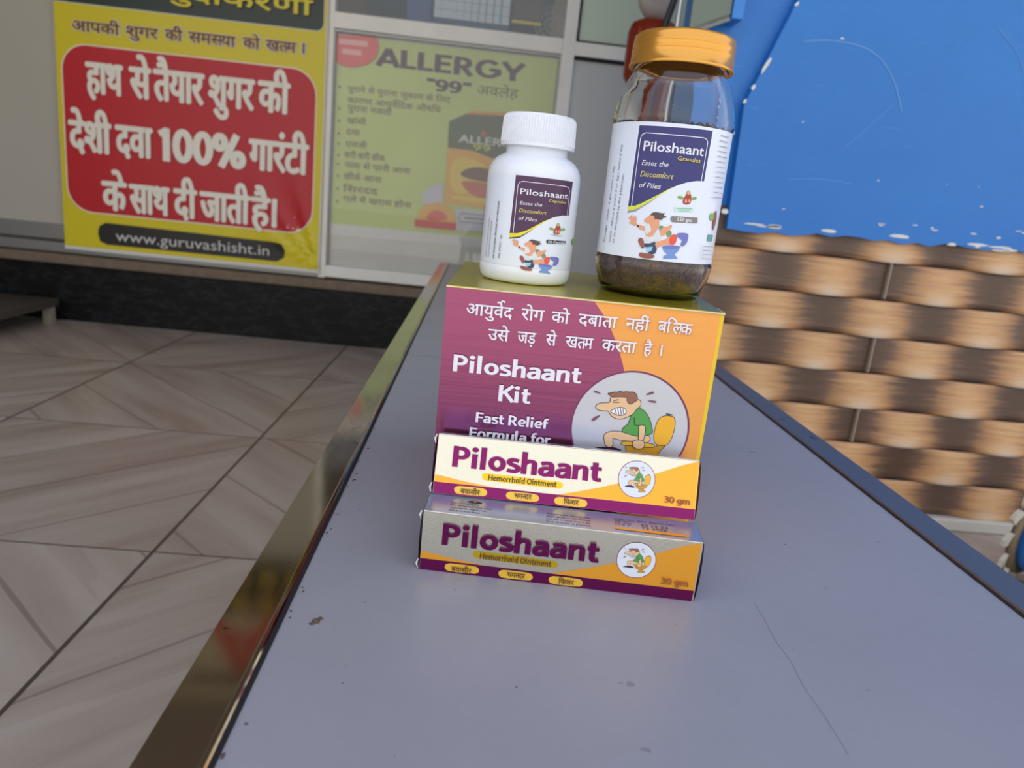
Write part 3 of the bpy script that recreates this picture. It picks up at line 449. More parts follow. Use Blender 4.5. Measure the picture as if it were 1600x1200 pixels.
def floor_material():
    m, n, l, b = node_mat('marble_floor_tile')
    tc = n.new('ShaderNodeTexCoord').outputs['Object']; sp = n.new('ShaderNodeSeparateXYZ'); l.new(tc, sp.inputs[0])
    T = 0.6
    gx = mth(n, l, 'DIVIDE', mth(n, l, 'ADD', sp.outputs['X'], 0.507 + 6.0), T)
    gy = mth(n, l, 'DIVIDE', mth(n, l, 'ADD', sp.outputs['Y'], 6.0 - 0.537), T)
    ix = mth(n, l, 'FLOOR', gx); iy = mth(n, l, 'FLOOR', gy)
    fx = mth(n, l, 'FRACT', gx); fy = mth(n, l, 'FRACT', gy)
    # alternate tiles carry the planks at +45 and -45 degrees
    par = mth(n, l, 'MODULO', mth(n, l, 'ADD', mth(n, l, 'ADD', ix, iy), 100), 2.0)
    sgn = mth(n, l, 'SUBTRACT', mth(n, l, 'MULTIPLY', par, 2.0), 1.0)
    d = mth(n, l, 'ADD', mth(n, l, 'MULTIPLY', fx, 0.75), mth(n, l, 'MULTIPLY', mth(n, l, 'MULTIPLY', fy, sgn), 0.75))
    e = mth(n, l, 'SUBTRACT', mth(n, l, 'MULTIPLY', fy, 0.7), mth(n, l, 'MULTIPLY', mth(n, l, 'MULTIPLY', fx, sgn), 0.7))
    seed = mth(n, l, 'ADD', mth(n, l, 'MULTIPLY', ix, 3.7), mth(n, l, 'MULTIPLY', iy, 7.3))
    cv = n.new('ShaderNodeCombineXYZ'); l.new(mth(n, l, 'MULTIPLY', d, 7.0), cv.inputs[0]); l.new(mth(n, l, 'MULTIPLY', e, 1.1), cv.inputs[1]); l.new(seed, cv.inputs[2])
    st = noise(n, l, cv.outputs[0], 1.0, 4, 0.5)
    cv2 = n.new('ShaderNodeCombineXYZ'); l.new(mth(n, l, 'MULTIPLY', d, 3.6), cv2.inputs[0]); l.new(mth(n, l, 'MULTIPLY', e, .45), cv2.inputs[1]); l.new(mth(n, l, 'ADD', seed, 9.1), cv2.inputs[2])
    st2 = noise(n, l, cv2.outputs[0], 1.0, 3, 0.5)
    # thin dark veins where the wide bands meet
    vein = mth(n, l, 'LESS_THAN', mth(n, l, 'ABSOLUTE', mth(n, l, 'SUBTRACT', mth(n, l, 'FRACT', mth(n, l, 'ADD', mth(n, l, 'MULTIPLY', d, 2.9), mth(n, l, 'MULTIPLY', st2, .5))), .5)), .017)
    c1 = ramp(n, l, st, [(0.25, (150, 134, 120)), (0.42, (170, 156, 143)), (0.56, (182, 170, 157)), (0.75, (190, 180, 168))])
    c2 = mixc(n, l, mth(n, l, 'MULTIPLY', vein, .55), c1, srgb(110, 94, 84))
    c2 = mixc(n, l, mth(n, l, 'MULTIPLY', mth(n, l, 'GREATER_THAN', st2, .54), .22), c2, srgb(146, 130, 117))
    gw = 0.0055
    g = mth(n, l, 'MAXIMUM', mth(n, l, 'GREATER_THAN', mth(n, l, 'ABSOLUTE', mth(n, l, 'SUBTRACT', fx, 0.5)), 0.5 - gw), mth(n, l, 'GREATER_THAN', mth(n, l, 'ABSOLUTE', mth(n, l, 'SUBTRACT', fy, 0.5)), 0.5 - gw * .6))
    dirt = noise(n, l, tc, 45, 6, .7)
    c3 = mixc(n, l, mth(n, l, 'MULTIPLY', mth(n, l, 'GREATER_THAN', dirt, .70), .5), c2, srgb(105, 92, 82))
    c4 = mixc(n, l, g, c3, srgb(78, 68, 60))
    l.new(c4, b.inputs['Base Color'])
    l.new(mth(n, l, 'ADD', mth(n, l, 'MULTIPLY', noise(n, l, tc, 6, 4), .22), .26), b.inputs['Roughness'])
    bp = n.new('ShaderNodeBump'); bp.inputs['Distance'].default_value = 0.002; bp.inputs['Strength'].default_value = .4; bp.invert = True
    l.new(g, bp.inputs['Height']); l.new(bp.outputs[0], b.inputs['Normal'])
    return m

def marble_black():
    m, n, l, b = node_mat('black_marble')
    tc = n.new('ShaderNodeTexCoord').outputs['Object']
    w = noise(n, l, mapping(n, l, tc, (3, 3, 9), (0, .35, 0)), 2.2, 8, .68)
    f = mth(n, l, 'ABSOLUTE', mth(n, l, 'SUBTRACT', w, .5))
    c = ramp(n, l, f, [(0.0, (58, 60, 62)), (0.006, (30, 31, 33)), (0.03, (17, 18, 19)), (.2, (13, 13, 15))])
    l.new(c, b.inputs['Base Color']); b.inputs['Roughness'].default_value = .4; b.inputs['Specular IOR Level'].default_value = .2
    return m

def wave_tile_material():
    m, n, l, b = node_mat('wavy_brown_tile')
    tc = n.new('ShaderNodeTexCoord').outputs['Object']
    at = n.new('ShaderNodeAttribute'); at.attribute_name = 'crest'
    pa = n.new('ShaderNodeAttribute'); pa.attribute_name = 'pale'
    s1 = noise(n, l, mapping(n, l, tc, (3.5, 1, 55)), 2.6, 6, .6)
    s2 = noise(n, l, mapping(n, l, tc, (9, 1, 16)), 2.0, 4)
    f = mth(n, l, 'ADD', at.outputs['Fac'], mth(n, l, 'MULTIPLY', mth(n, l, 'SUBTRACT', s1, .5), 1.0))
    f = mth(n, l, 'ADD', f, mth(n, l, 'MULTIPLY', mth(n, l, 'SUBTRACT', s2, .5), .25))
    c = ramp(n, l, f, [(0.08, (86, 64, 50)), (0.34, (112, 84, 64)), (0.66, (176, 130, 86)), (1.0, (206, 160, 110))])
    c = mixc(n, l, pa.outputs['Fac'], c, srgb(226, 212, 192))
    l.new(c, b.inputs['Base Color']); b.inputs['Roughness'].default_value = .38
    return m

def blue_paint():
    m, n, l, b = node_mat('blue_paint_with_chips')
    tc = n.new('ShaderNodeTexCoord').outputs['Object']
    big = noise(n, l, mapping(n, l, tc, (1, 1, 1.6)), 2.5, 5, .6)
    c = mixc(n, l, big, srgb(16, 103, 186), srgb(34, 126, 206))
    sc = noise(n, l, mapping(n, l, tc, (5, 1, 60), (0, .25, 0)), 4, 5, .7)
    c = mixc(n, l, mth(n, l, 'MULTIPLY', mth(n, l, 'GREATER_THAN', sc, .64), .25), c, srgb(110, 165, 225))
    ch = noise(n, l, mapping(n, l, tc, (1, 1, 1.8)), 26, 3, .45)
    c = mixc(n, l, mth(n, l, 'GREATER_THAN', ch, .765), c, srgb(215, 220, 222))
    dk = noise(n, l, tc, 17, 5, .6)
    c = mixc(n, l, mth(n, l, 'MULTIPLY', mth(n, l, 'GREATER_THAN', dk, .73), .5), c, srgb(38, 80, 130))
    l.new(c, b.inputs['Base Color']); b.inputs['Roughness'].default_value = .42
    bp = n.new('ShaderNodeBump'); bp.inputs['Distance'].default_value = 0.004; bp.inputs['Strength'].default_value = .35
    l.new(big, bp.inputs['Height']); l.new(bp.outputs[0], b.inputs['Normal'])
    return m

def laminate():
    m, n, l, b = node_mat('grey_laminate')
    tc = n.new('ShaderNodeTexCoord').outputs['Object']
    a = noise(n, l, tc, 5, 6, .62); f = noise(n, l, tc, 260, 3, .6); sp = noise(n, l, tc, 75, 2, .4)
    c = mixc(n, l, a, srgb(143, 143, 151), srgb(163, 163, 171))
    c = mixc(n, l, mth(n, l, 'MULTIPLY', f, .16), c, srgb(120, 120, 132))
    c = mixc(n, l, mth(n, l, 'MULTIPLY', mth(n, l, 'GREATER_THAN', sp, .775), .45), c, srgb(95, 88, 92))
    # seams between the sheets
    s = n.new('ShaderNodeSeparateXYZ'); l.new(tc, s.inputs[0])
    for y in (0.90, 1.42):
        g = mth(n, l, 'LESS_THAN', mth(n, l, 'ABSOLUTE', mth(n, l, 'SUBTRACT', s.outputs['Y'], y)), .0016)
        c = mixc(n, l, mth(n, l, 'MULTIPLY', g, .6), c, srgb(96, 92, 98))
    l.new(c, b.inputs['Base Color'])
    l.new(mth(n, l, 'ADD', mth(n, l, 'MULTIPLY', noise(n, l, tc, 22, 5, .7), .2), .27), b.inputs['Roughness'])
    return m

def steel(name, col, r0, r1, bumps=.02, metal=1.0):
    m, n, l, b = node_mat(name)
    tc = n.new('ShaderNodeTexCoord').outputs['Object']
    b.inputs['Metallic'].default_value = metal
    a = noise(n, l, tc, 40, 6, .7)
    l.new(mixc(n, l, mth(n, l, 'GREATER_THAN', a, .66), srgb(*col), srgb(*[c * .6 for c in col])), b.inputs['Base Color'])
    l.new(mth(n, l, 'ADD', mth(n, l, 'MULTIPLY', noise(n, l, mapping(n, l, tc, (6, 1, 1)), 30, 6, .7), r1 - r0), r0), b.inputs['Roughness'])
    bp = n.new('ShaderNodeBump'); bp.inputs['Distance'].default_value = 0.001; bp.inputs['Strength'].default_value = bumps
    l.new(noise(n, l, tc, 14, 2), bp.inputs['Height']); l.new(bp.outputs[0], b.inputs['Normal'])
    return m

def foil(name, col, rough=.28, metal=.9, bump=.06, sc=900):
    m, n, l, b = node_mat(name)
    tc = n.new('ShaderNodeTexCoord').outputs['Object']
    b.inputs['Base Color'].default_value = srgb(*col); b.inputs['Metallic'].default_value = metal; b.inputs['Roughness'].default_value = rough
    bp = n.new('ShaderNodeBump'); bp.inputs['Distance'].default_value = 0.0006; bp.inputs['Strength'].default_value = bump
    v = mth(n, l, 'ADD', noise(n, l, tc, sc, 3), mth(n, l, 'MULTIPLY', noise(n, l, tc, 28, 2), 2.0))
    l.new(v, bp.inputs['Height']); l.new(bp.outputs[0], b.inputs['Normal'])
    return m
def ribbed_foil(name, col, rough=.2, metal=.7):
    """metallised board whose corrugation shows as faint upright ribs"""
    m, n, l, b = node_mat(name)
    tc = n.new('ShaderNodeTexCoord').outputs['Object']
    b.inputs['Base Color'].default_value = srgb(*col); b.inputs['Metallic'].default_value = metal; b.inputs['Roughness'].default_value = rough
    bp = n.new('ShaderNodeBump'); bp.inputs['Distance'].default_value = 0.001; bp.inputs['Strength'].default_value = .75
    v = mth(n, l, 'ADD', noise(n, l, mapping(n, l, tc, (95, 1, 1.5)), 1.0, 2), mth(n, l, 'MULTIPLY', noise(n, l, mapping(n, l, tc, (6, 6, 260)), 1, 2), .10))
    l.new(v, bp.inputs['Height']); l.new(bp.outputs[0], b.inputs['Normal'])
    return m

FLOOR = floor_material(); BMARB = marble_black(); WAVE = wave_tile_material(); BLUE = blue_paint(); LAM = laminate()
STEEL = steel('worn_polished_steel', (184, 178, 166), .03, .15, .004)
DSTEEL = steel('dull_grey_steel', (124, 126, 132), .34, .52, .02, .75)
RUST = mat('rusty_edge', (104, 78, 62), .7, .2, bump=.4, bscale=300, var=.4, vscale=60)
GAP = mat('dark_gap', (26, 24, 26), .8)
ALU = mat('white_aluminium', (242, 239, 228), .38, .0, var=.10, vscale=9)
ALUG = mat('grey_aluminium', (150, 150, 146), .35, .5)
STONE = mat('rough_brown_stone_edge', (122, 106, 88), .8, bump=.8, bscale=90, var=.35, vscale=25)
PANEL = mat('beige_grey_panel', (186, 181, 168), .42, var=.05, vscale=3)
PANELG = mat('light_grey_panel', (196, 197, 192), .45, var=.04, vscale=2)
FROST = mat('frosted_green_pane', (204, 218, 192), .3, var=.05, vscale=4)
MILK = mat('milky_grey_film', (200, 199, 188), .3, var=.12, vscale=6)
WHITE = mat('matt_white', (225, 224, 220), .6)
PLASTER = mat('grey_plaster', (120, 116, 110), .85, bump=.3, bscale=60, var=.08, vscale=4)
CEIL = mat('porch_ceiling', (178, 164, 152), .8)
PAVE = mat('pale_pavement', (176, 170, 158), .85, var=.12, vscale=1.5)
def glass(name, col=(255, 255, 255), rough=0.0, ior=1.45):
    m, n, l, b = node_mat(name)
    b.inputs['Base Color'].default_value = srgb(*col); b.inputs['Roughness'].default_value = rough
    b.inputs['Transmission Weight'].default_value = 1.0; b.inputs['IOR'].default_value = ior
    return m
def pane_mat(name, gl=.1):
    m = bpy.data.materials.new(name); m.use_nodes = True; n = m.node_tree.nodes; l = m.node_tree.links
    n.remove(n['Principled BSDF']); t = n.new('ShaderNodeBsdfTransparent'); g = n.new('ShaderNodeBsdfGlossy'); g.inputs['Roughness'].default_value = .02
    fr = n.new('ShaderNodeFresnel'); fr.inputs[0].default_value = 1.5; mx = n.new('ShaderNodeMixShader')
    l.new(mth(n, l, 'ADD', fr.outputs[0], gl), mx.inputs[0]); l.new(t.outputs[0], mx.inputs[1]); l.new(g.outputs[0], mx.inputs[2]); l.new(mx.outputs[0], n['Material Output'].inputs[0])
    MATS[name] = m; return m
PANE = pane_mat('window_glass', .0)
JARGLASS = glass('clear_plastic', (252, 252, 250), .0, 1.38)

# ---------------------------------------------------------------- the setting
def struct(o): o['kind'] = 'structure'; return o
struct(boxo('floor', (-5, 5, -1.2, 6.5, -0.1, 0.0), FLOOR))
struct(boxo('trim_1', (-14, 14, -14, -1.2, -0.14, -0.04), PAVE))
struct(boxo('ceiling', (-4, 1.9, 0.05, 6.5, 2.55, 2.7), CEIL))
struct(boxo('wall_left_added', (-3.0, -2.8, -0.2, 6.4, 0, 2.55), PLASTER))  # unseen wall, added to darken the left side
struct(boxo('wall_back', (-4, 2.6, 6.2, 6.4, 0, 2.55), PLASTER))
FY = 2.92
# step of black marble with a rough stone edge under the shop front
struct(boxo('trim_2', (-2.8, 2.4, 2.90, 3.3, 0.0, 0.222), BMARB))
struct(boxo('trim_3', (-2.8, 2.4, 2.875, 3.3, 0.222, 0.258), STONE, bev=.006))
# panel left of the banner
def frame(bm, x0, x1, z0, z1, y0=FY, y1=FY + .045, bev=.002): box(bm, x0, x1, y0, y1, z0, z1, bev=bev)
w1 = bpy.data.objects.new('window_1', None); COL.objects.link(w1); struct(w1)
boxo('pane', (-2.8, -.64, FY + .022, FY + .03, .36, 2.0), PANEL, w1)
bm = bmesh.new(); frame(bm, -2.8, -.64, .262, .30); frame(bm, -2.8, -.64, .31, .368, FY + .008); frame(bm, -2.8, -.64, 2.0, 2.06)
obj('window_frame', bm, ALUG, w1)
w2 = bpy.data.objects.new('window_2', None); COL.objects.link(w2); struct(w2)
bm = bmesh.new(); frame(bm, -.64, -.612, .262, 2.0); frame(bm, .229, .276, .262, 2.0, FY - .004); frame(bm, -.612, .229, .268, .312, FY - .01); frame(bm, -.612, .229, 1.178, 1.232, FY + .001); frame(bm, -.612, .229, 1.955, 2.0)
obj('window_frame', bm, ALU, w2)
bm = bmesh.new()
for a in ((-.612, -.606, .312, 1.178), (.221, .229, .312, 1.178)): frame(bm, *a, FY + .012, FY + .03, 0)
frame(bm, -.606, .221, 1.168, 1.178, FY + .012, FY + .03, 0)
obj('gasket', bm, ALUG, w2)
boxo('pane', (-.606, .221, FY + .020, FY + .024, .312, 1.168), PANE, w2)
boxo('pane', (-.612, .229, FY + .020, FY + .024, 1.232, 1.955), PANE, w2)
boxo('backing_panel', (-.612, .229, FY + .036, FY + .042, .312, 1.178), MILK, w2)
w3 = bpy.data.objects.new('window_3', None); COL.objects.link(w3); struct(w3)
bm = bmesh.new(); frame(bm, .276, 2.3, .262, .312); frame(bm, .276, 2.3, 1.178, 1.226); frame(bm, .276, 2.3, 1.955, 2.0)
obj('window_frame', bm, ALU, w3)
bm = bmesh.new(); frame(bm, .276, .286, 1.226, 1.955, FY + .01, FY + .03, 0); frame(bm, .276, 2.3, 1.226, 1.234, FY + .01, FY + .03, 0); frame(bm, .276, 2.3, 1.166, 1.178, FY + .01, FY + .03, 0)
obj('gasket', bm, GAP, w3)
boxo('pane', (.286, 2.3, FY + .022, FY + .028, 1.234, 1.955), FROST, w3)
boxo('lower_panel', (.276, 2.3, FY + .022, FY + .028, .312, 1.166), PANELG, w3)
struct(boxo('wall_front', (-2.8, 2.3, FY + .01, FY + .1, 2.06, 2.55), PLASTER))
# inside the shop, seen through the clear upper pane
t = tag(boxo('display_shelf', (-.60, .22, 3.05, 3.5, 1.17, 1.19), mat('shelf_grey', (110, 125, 130), .5)), 'grey shelf inside the shop behind the clear upper pane', 'shelf')
tag(boxo('back_board', (-.60, .22, 3.52, 3.54, 1.17, 1.95), mat('teal_wall', (60, 84, 96), .7)), 'dull teal board at the back of the shop behind the clear pane', 'board')
tag(boxo('blue_box', (-.40, -.30, 3.30, 3.42, 1.191, 1.6), mat('blue_card', (42, 82, 140), .5), bev=.003), 'tall blue carton on the shelf behind the clear upper pane', 'box')
t = thing('price_chart', 'white gridded chart leaning behind the clear upper pane', 'chart', (-.285, 3.27, 1.325))
boxo('sheet', (0, .31, 0, .006, 0, .35), mat('chart_paper', (196, 212, 222), .6), t)
bm = bmesh.new()
for i in range(1, 10): box(bm, i * .031 - .001, i * .03 + .001, -.001, 0, 0, .35)
for i in range(1, 9): box(bm, 0, .31, -.001, 0, i * .035 - .001, i * .035 + .001)
obj('ruled_lines', bm, mat('chart_line', (120, 150, 175), .6), t)
boxo('ledge', (0, .31, -.01, .02, -.05, 0), mat('teal_dark', (50, 90, 120), .6), t)
t = thing('black_folder', 'black folder with a yellow lower edge behind the clear upper pane', 'folder', (.036, 3.25, 1.345))
boxo('cover', (0, .12, 0, .02, 0, .3), mat('black_plastic', (30, 30, 30), .4), t)
boxo('yellow_edge', (0, .12, -.002, .02, -.008, .0), mat('yellow_plastic', (222, 200, 40), .5), t)
t = thing('standing_fan', 'grey round fan standing behind the clear upper pane', 'fan', (.205, 3.35, 1.19))
bm = bmesh.new(); lathe(bm, [(.05, 0), (.05, .01), (.012, .02), (.012, .10)], 24); obj('base', bm, ALUG, t, smooth=True)
bm = bmesh.new()
for rr in (.03, .05, .07): tube(bm, [(rr * math.cos(a * PI / 12), -.02, .17 + rr * math.sin(a * PI / 12)) for a in range(25)], .003, 6)
for a in range(12): tube(bm, [(0, -.02, .17), (.07 * math.cos(a * PI / 6), -.02, .17 + .07 * math.sin(a * PI / 6))], .0015, 6)
obj('guard', bm, ALUG, t)
tag(boxo('shoe_block', (-.585, -.545, 3.1, 3.16, 1.19, 1.225), GAP, bev=.004), 'small black block on the shelf at the left of the clear pane', 'block')
# shop sign above the front (mirrored in the steel edge of the bench)
t = thing('shop_signboard', 'long cream and olive signboard above the shop front', 'sign', (0, FY - .04, 1.45))
boxo('board', (-1.62, 1.5, 0, .03, .39, 1.08), mat('cream_board', (196, 184, 156), .5), t)
boxo('olive_band', (-1.62, 1.5, -.004, 0, .39, .64), mat('olive_board', (40, 37, 28), .5), t)
boxo('dark_band', (-1.62, 1.5, -.004, 0, .94, 1.0), mat('dark_board', (70, 62, 66), .5), t)

# blue wall with wavy tiles below, right of the bench
struct(boxo('wall_right', (.40, 3.2, 1.525, 1.75, 0, 2.9), BLUE))
bm = bmesh.new()                                   # thicker paint-covered slab with a slanting left edge
poly = [(.492, .622), (.485, .86), (.552, 1.05), (.66, 1.36), (.86, 1.95), (.86, 2.9), (3.2, 2.9), (3.2, .640)]
x = .492; low = []
rnd = random.Random(3)
xs = [3.2 - i * .03 for i in range(1, 90)]
low = [(a, .622 + .018 * (a - .5) / .7 + rnd.uniform(-.005, .004)) for a in xs if a > .5]
poly = poly + low
f0 = [bm.verts.new((a, 1.500, b)) for a, b in poly]; f1 = [bm.verts.new((a, 1.527, b)) for a, b in poly]
bm.faces.new(f0); bm.faces.new(f1[::-1])
for i in range(len(poly)):
    j = (i + 1) % len(poly); bm.faces.new((f0[i], f1[i], f1[j], f0[j]))
struct(obj('trim_4', bm, BLUE, auto=True))
# lighter crumbly paint line along the lower edge and the chips along the slanting edge
bm = bmesh.new(); rnd = random.Random(5)
def chip(bm, cx, cz, w, h, ang=0, y=1.499):
    k = 9; vs = []
    for i in range(k):
        a = 2 * PI * i / k; r = rnd.uniform(.7, 1.1); px = w * r * math.cos(a); pz = h * r * math.sin(a)
        vs.append(bm.verts.new((cx + px * math.cos(ang) - pz * math.sin(ang), y, cz + px * math.sin(ang) + pz * math.cos(ang))))
    bm.faces.new(vs)
    r = bmesh.ops.extrude_face_region(bm, geom=[f for f in bm.faces if vs[0] in f.verts])
    for e in r['geom']:
        if isinstance(e, bmesh.types.BMVert): e.co.y += .003
for cx, cz, w, h, a in ((.515, .935, .017, .0035, 1.15), (.497, .893, .006, .004, 1), (.485, .866, .005, .003, 1), (.553, 1.048, .005, .003, 1), (.470, .805, .006, .005, .3)): chip(bm, cx, cz, w, h, a)
for i in range(16): chip(bm, rnd.uniform(.52, 1.25), rnd.uniform(.630, .642), rnd.uniform(.006, .028), rnd.uniform(.0015, .004), .02)
for i in range(12): chip(bm, rnd.uniform(.55, 1.15), rnd.uniform(.655, .68), rnd.uniform(.003, .012), rnd.uniform(.001, .0025), .05)
for i in range(14): chip(bm, rnd.uniform(.55, 1.5), rnd.uniform(.7, 1.25), rnd.uniform(.001, .004), rnd.uniform(.001, .0025), .05)
chip(bm, .483, .655, .008, .006, .2)
struct(obj('trim_5', bm, mat('bare_plaster_chip', (222, 222, 214), .8)))
# wavy tile courses
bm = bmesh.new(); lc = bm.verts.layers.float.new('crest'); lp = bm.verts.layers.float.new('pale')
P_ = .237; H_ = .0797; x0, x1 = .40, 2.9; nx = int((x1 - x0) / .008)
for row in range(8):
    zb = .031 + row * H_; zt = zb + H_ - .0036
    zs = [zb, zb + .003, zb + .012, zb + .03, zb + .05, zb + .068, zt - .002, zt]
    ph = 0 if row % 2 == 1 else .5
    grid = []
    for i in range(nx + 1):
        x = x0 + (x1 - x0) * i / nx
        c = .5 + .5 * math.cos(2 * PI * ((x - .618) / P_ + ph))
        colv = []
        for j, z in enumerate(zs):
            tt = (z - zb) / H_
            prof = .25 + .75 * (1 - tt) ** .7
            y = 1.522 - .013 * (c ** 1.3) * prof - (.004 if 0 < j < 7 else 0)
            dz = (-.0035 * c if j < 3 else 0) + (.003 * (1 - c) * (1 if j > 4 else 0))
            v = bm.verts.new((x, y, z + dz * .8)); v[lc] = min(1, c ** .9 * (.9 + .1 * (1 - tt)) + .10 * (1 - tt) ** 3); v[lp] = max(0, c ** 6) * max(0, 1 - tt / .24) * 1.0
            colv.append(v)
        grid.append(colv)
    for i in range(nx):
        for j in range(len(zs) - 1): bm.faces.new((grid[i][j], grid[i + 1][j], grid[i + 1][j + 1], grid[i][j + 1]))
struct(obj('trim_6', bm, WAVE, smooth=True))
bm = bmesh.new(); box(bm, .40, 2.9, 1.520, 1.526, .02, .66)
struct(obj('trim_7', bm, GAP))
bm = bmesh.new()
for gx in (.855 - .475, .855, .855 + .475, .855 + .95):
    for row in range(0, 8, 2): box(bm, gx - .0010, gx + .0010, 1.5065, 1.521, .033 + row * H_, .029 + (row + 1) * H_)
struct(obj('trim_8', bm, mat('pale_grout', (172, 158, 140), .8)))
bm = bmesh.new(); box(bm, .40, 2.9, 1.500, 1.53, 0, .031, bev=.006)
struct(obj('baseboard_right', bm, mat('white_skirting_stone', (186, 180, 168), .6, var=.15, vscale=12)))

# long faint scratches in the blue paint
bm = bmesh.new()
def scratch(pts, w=.0012):
    pts = open_smooth(pts, 3)
    for (xa, za), (xb, zb) in zip(pts, pts[1:]):
        d = Vector((xb - xa, zb - za)).normalized(); ox, oz = -d.y * w, d.x * w
        bm.faces.new([bm.verts.new(p) for p in ((xa - ox, 1.4992, za - oz), (xb - ox, 1.4992, zb - oz), (xb + ox, 1.4992, zb + oz), (xa + ox, 1.4992, za + oz))])
scratch([(.58, .985), (.64, .995), (.72, .985), (.77, .94), (.80, .88)]); scratch([(.70, .80), (.74, .845), (.78, .89)], .0006); scratch([(.60, .73), (.66, .738), (.73, .735)], .0006); scratch([(.95, 1.05), (1.02, 1.0), (1.05, .9)], .0006)
struct(obj('trim_9', bm, mat('scuffed_blue', (92, 150, 216), .5)))
# ---------------------------------------------------------------- bench
bench = thing('bench', 'long grey laminate topped bench with steel edging carrying the medicine packs', 'bench', (0, 0, 0))
def quad_slab(bm, p, z0, z1, bev=0):
    vs = [bm.verts.new((a, b, z0)) for a, b in p] + [bm.verts.new((a, b, z1)) for a, b in p]
    fs = [bm.faces.new([vs[i] for i in f]) for f in ((3, 2, 1, 0), (4, 5, 6, 7), (0, 1, 5, 4), (1, 2, 6, 5), (2, 3, 7, 6), (3, 0, 4, 7))]
    if bev: bmesh.ops.bevel(bm, geom=list({e for f in fs for e in f.edges}), offset=bev, segments=3, affect='EDGES')
YN, YF = .135, 2.19
xl = lambda y: -.0775 - .0085 * (y - .2) if y < 5 else 0
bm = bmesh.new(); quad_slab(bm, [(xl(YN) , YN), (.3265, YN), (.3265, YF), (xl(YF), YF)], TT - .018, TT)
obj('laminate_top', bm, LAM, bench)
bm = bmesh.new(); quad_slab(bm, [(xl(YN) - .0008, YN), (xl(YN) + .0014, YN), (xl(YF) + .0014, YF), (xl(YF) - .0008, YF)], TT - .01, TT + .0006)
quad_slab(bm, [(.3250, YN), (.3272, YN), (.3272, YF), (.3250, YF)], TT - .01, TT + .0006)
obj('joint', bm, GAP, bench)
# left edging: flat polished face, narrow rounded lip next to the laminate
def strip(name, sec, m, off=0):
    bm = bmesh.new(); N = 24; rings = []
    for i in range(N + 1):
        y = YN + (YF - YN) * i / N
        rings.append([bm.verts.new((xx + (xl(y) if off == 'l' else off), y, TT + zz)) for xx, zz in sec])
    for a in range(N):
        for k in range(len(sec)):
            kk = (k + 1) % len(sec); bm.faces.new((rings[a][k], rings[a][kk], rings[a + 1][kk], rings[a + 1][k]))
    bm.faces.new(rings[0]); bm.faces.new(rings[-1][::-1])
    return obj(name, bm, m, bench, auto=True)
strip('steel_edging', [(-.0008, -.002), (-.0008, .0007), (-.0016, .0016), (-.0030, .0019), (-.0042, .0006), (-.0262, .0004), (-.0268, -.0004), (-.0268, -.036), (-.024, -.036), (-.024, -.003)], STEEL, 'l')['label'] = 'scratched mirror steel edging on the left'
strip('steel_edging', [(.3272, -.002), (.3272, .0006), (.3296, .0008), (.3300, .0004), (.3560, .0003), (.3575, -.001), (.3575, -.036), (.355, -.036), (.355, -.003), (.33, -.003)], DSTEEL, 0)['label'] = 'dull grey steel edging on the right'
strip('rusty_lip', [(.3271, -.001), (.3271, .0010), (.3293, .0012), (.3297, .0005), (.3297, -.001)], RUST, 0)
bm = bmesh.new()
quad_slab(bm, [(-.098, YN + .01), (.350, YN + .01), (.350, YN + .035), (-.098, YN + .035)], TT - .075, TT - .0185)
quad_slab(bm, [(-.108, YF - .035), (.350, YF - .035), (.350, YF - .01), (-.108, YF - .01)], TT - .075, TT - .0185)
quad_slab(bm, [(-.096, YN + .036), (-.076, YN + .036), (-.088, YF - .036), (-.108, YF - .036)], TT - .075, TT - .0185)
quad_slab(bm, [(.328, YN + .036), (.350, YN + .036), (.350, YF - .036), (.328, YF - .036)], TT - .075, TT - .0185)
obj('apron', bm, mat('dark_steel_frame', (58, 58, 62), .5, .6), bench)
for lx, ly in ((-.088, YN + .03), (.335, YN + .03), (-.096, YF - .03), (.335, YF - .03)):
    bm = bmesh.new(); box(bm, lx - .016, lx + .016, ly - .016, ly + .016, 0, TT - .074, bev=.002)
    obj('leg', bm, MATS['dark_steel_frame'], bench)
# grime on the top: specks and one long scratch
bm = bmesh.new(); rnd = random.Random(11)
def speck(bm, x, y, r, z=TT + .0001, h=.0003):
    k = 8; ring = [bm.verts.new((x + r * rnd.uniform(.5, 1.2) * math.cos(2 * PI * i / k), y + r * rnd.uniform(.5, 1.2) * math.sin(2 * PI * i / k), z)) for i in range(k)]
    top = bm.verts.new((x, y, z + h))
    for i in range(k): bm.faces.new((ring[i], ring[(i + 1) % k], top))
for i in range(60): speck(bm, rnd.uniform(-.07, .32), rnd.uniform(.2, .9), rnd.uniform(.0002, .0007))
for i in range(16):
    y = rnd.uniform(.2, .7); speck(bm, xl(y) + rnd.uniform(.0018, .006), y, rnd.uniform(.0006, .0014), h=.0007)
obj('dirt_specks', bm, mat('dirt', (84, 74, 70), .9), bench)['kind'] = 'stuff'
bm = bmesh.new(); speck(bm, -.062, .306, .0026, h=.0016); speck(bm, -.0605, .3085, .0016, h=.0012); speck(bm, -.0635, .3035, .0014, h=.001)
obj('dirt_lump', bm, mat('dirt_brown', (92, 76, 58), .9, bump=.6, bscale=900), bench)
bm = bmesh.new()
sc = [(.166, .352), (.1655, .335), (.164, .318), (.165, .300), (.163, .282), (.164, .262), (.1635, .24)]
for i in range(len(sc) - 1):
    (xa, ya), (xb, yb) = sc[i], sc[i + 1]
    bm.faces.new([bm.verts.new(p) for p in ((xa - .00012, ya, TT + .00008), (xb - .00012, yb, TT + .00008), (xb + .00012, yb, TT + .00008), (xa + .00012, ya, TT + .00008))])
obj('scratch', bm, mat('scratch_line', (118, 116, 128), .7), bench)

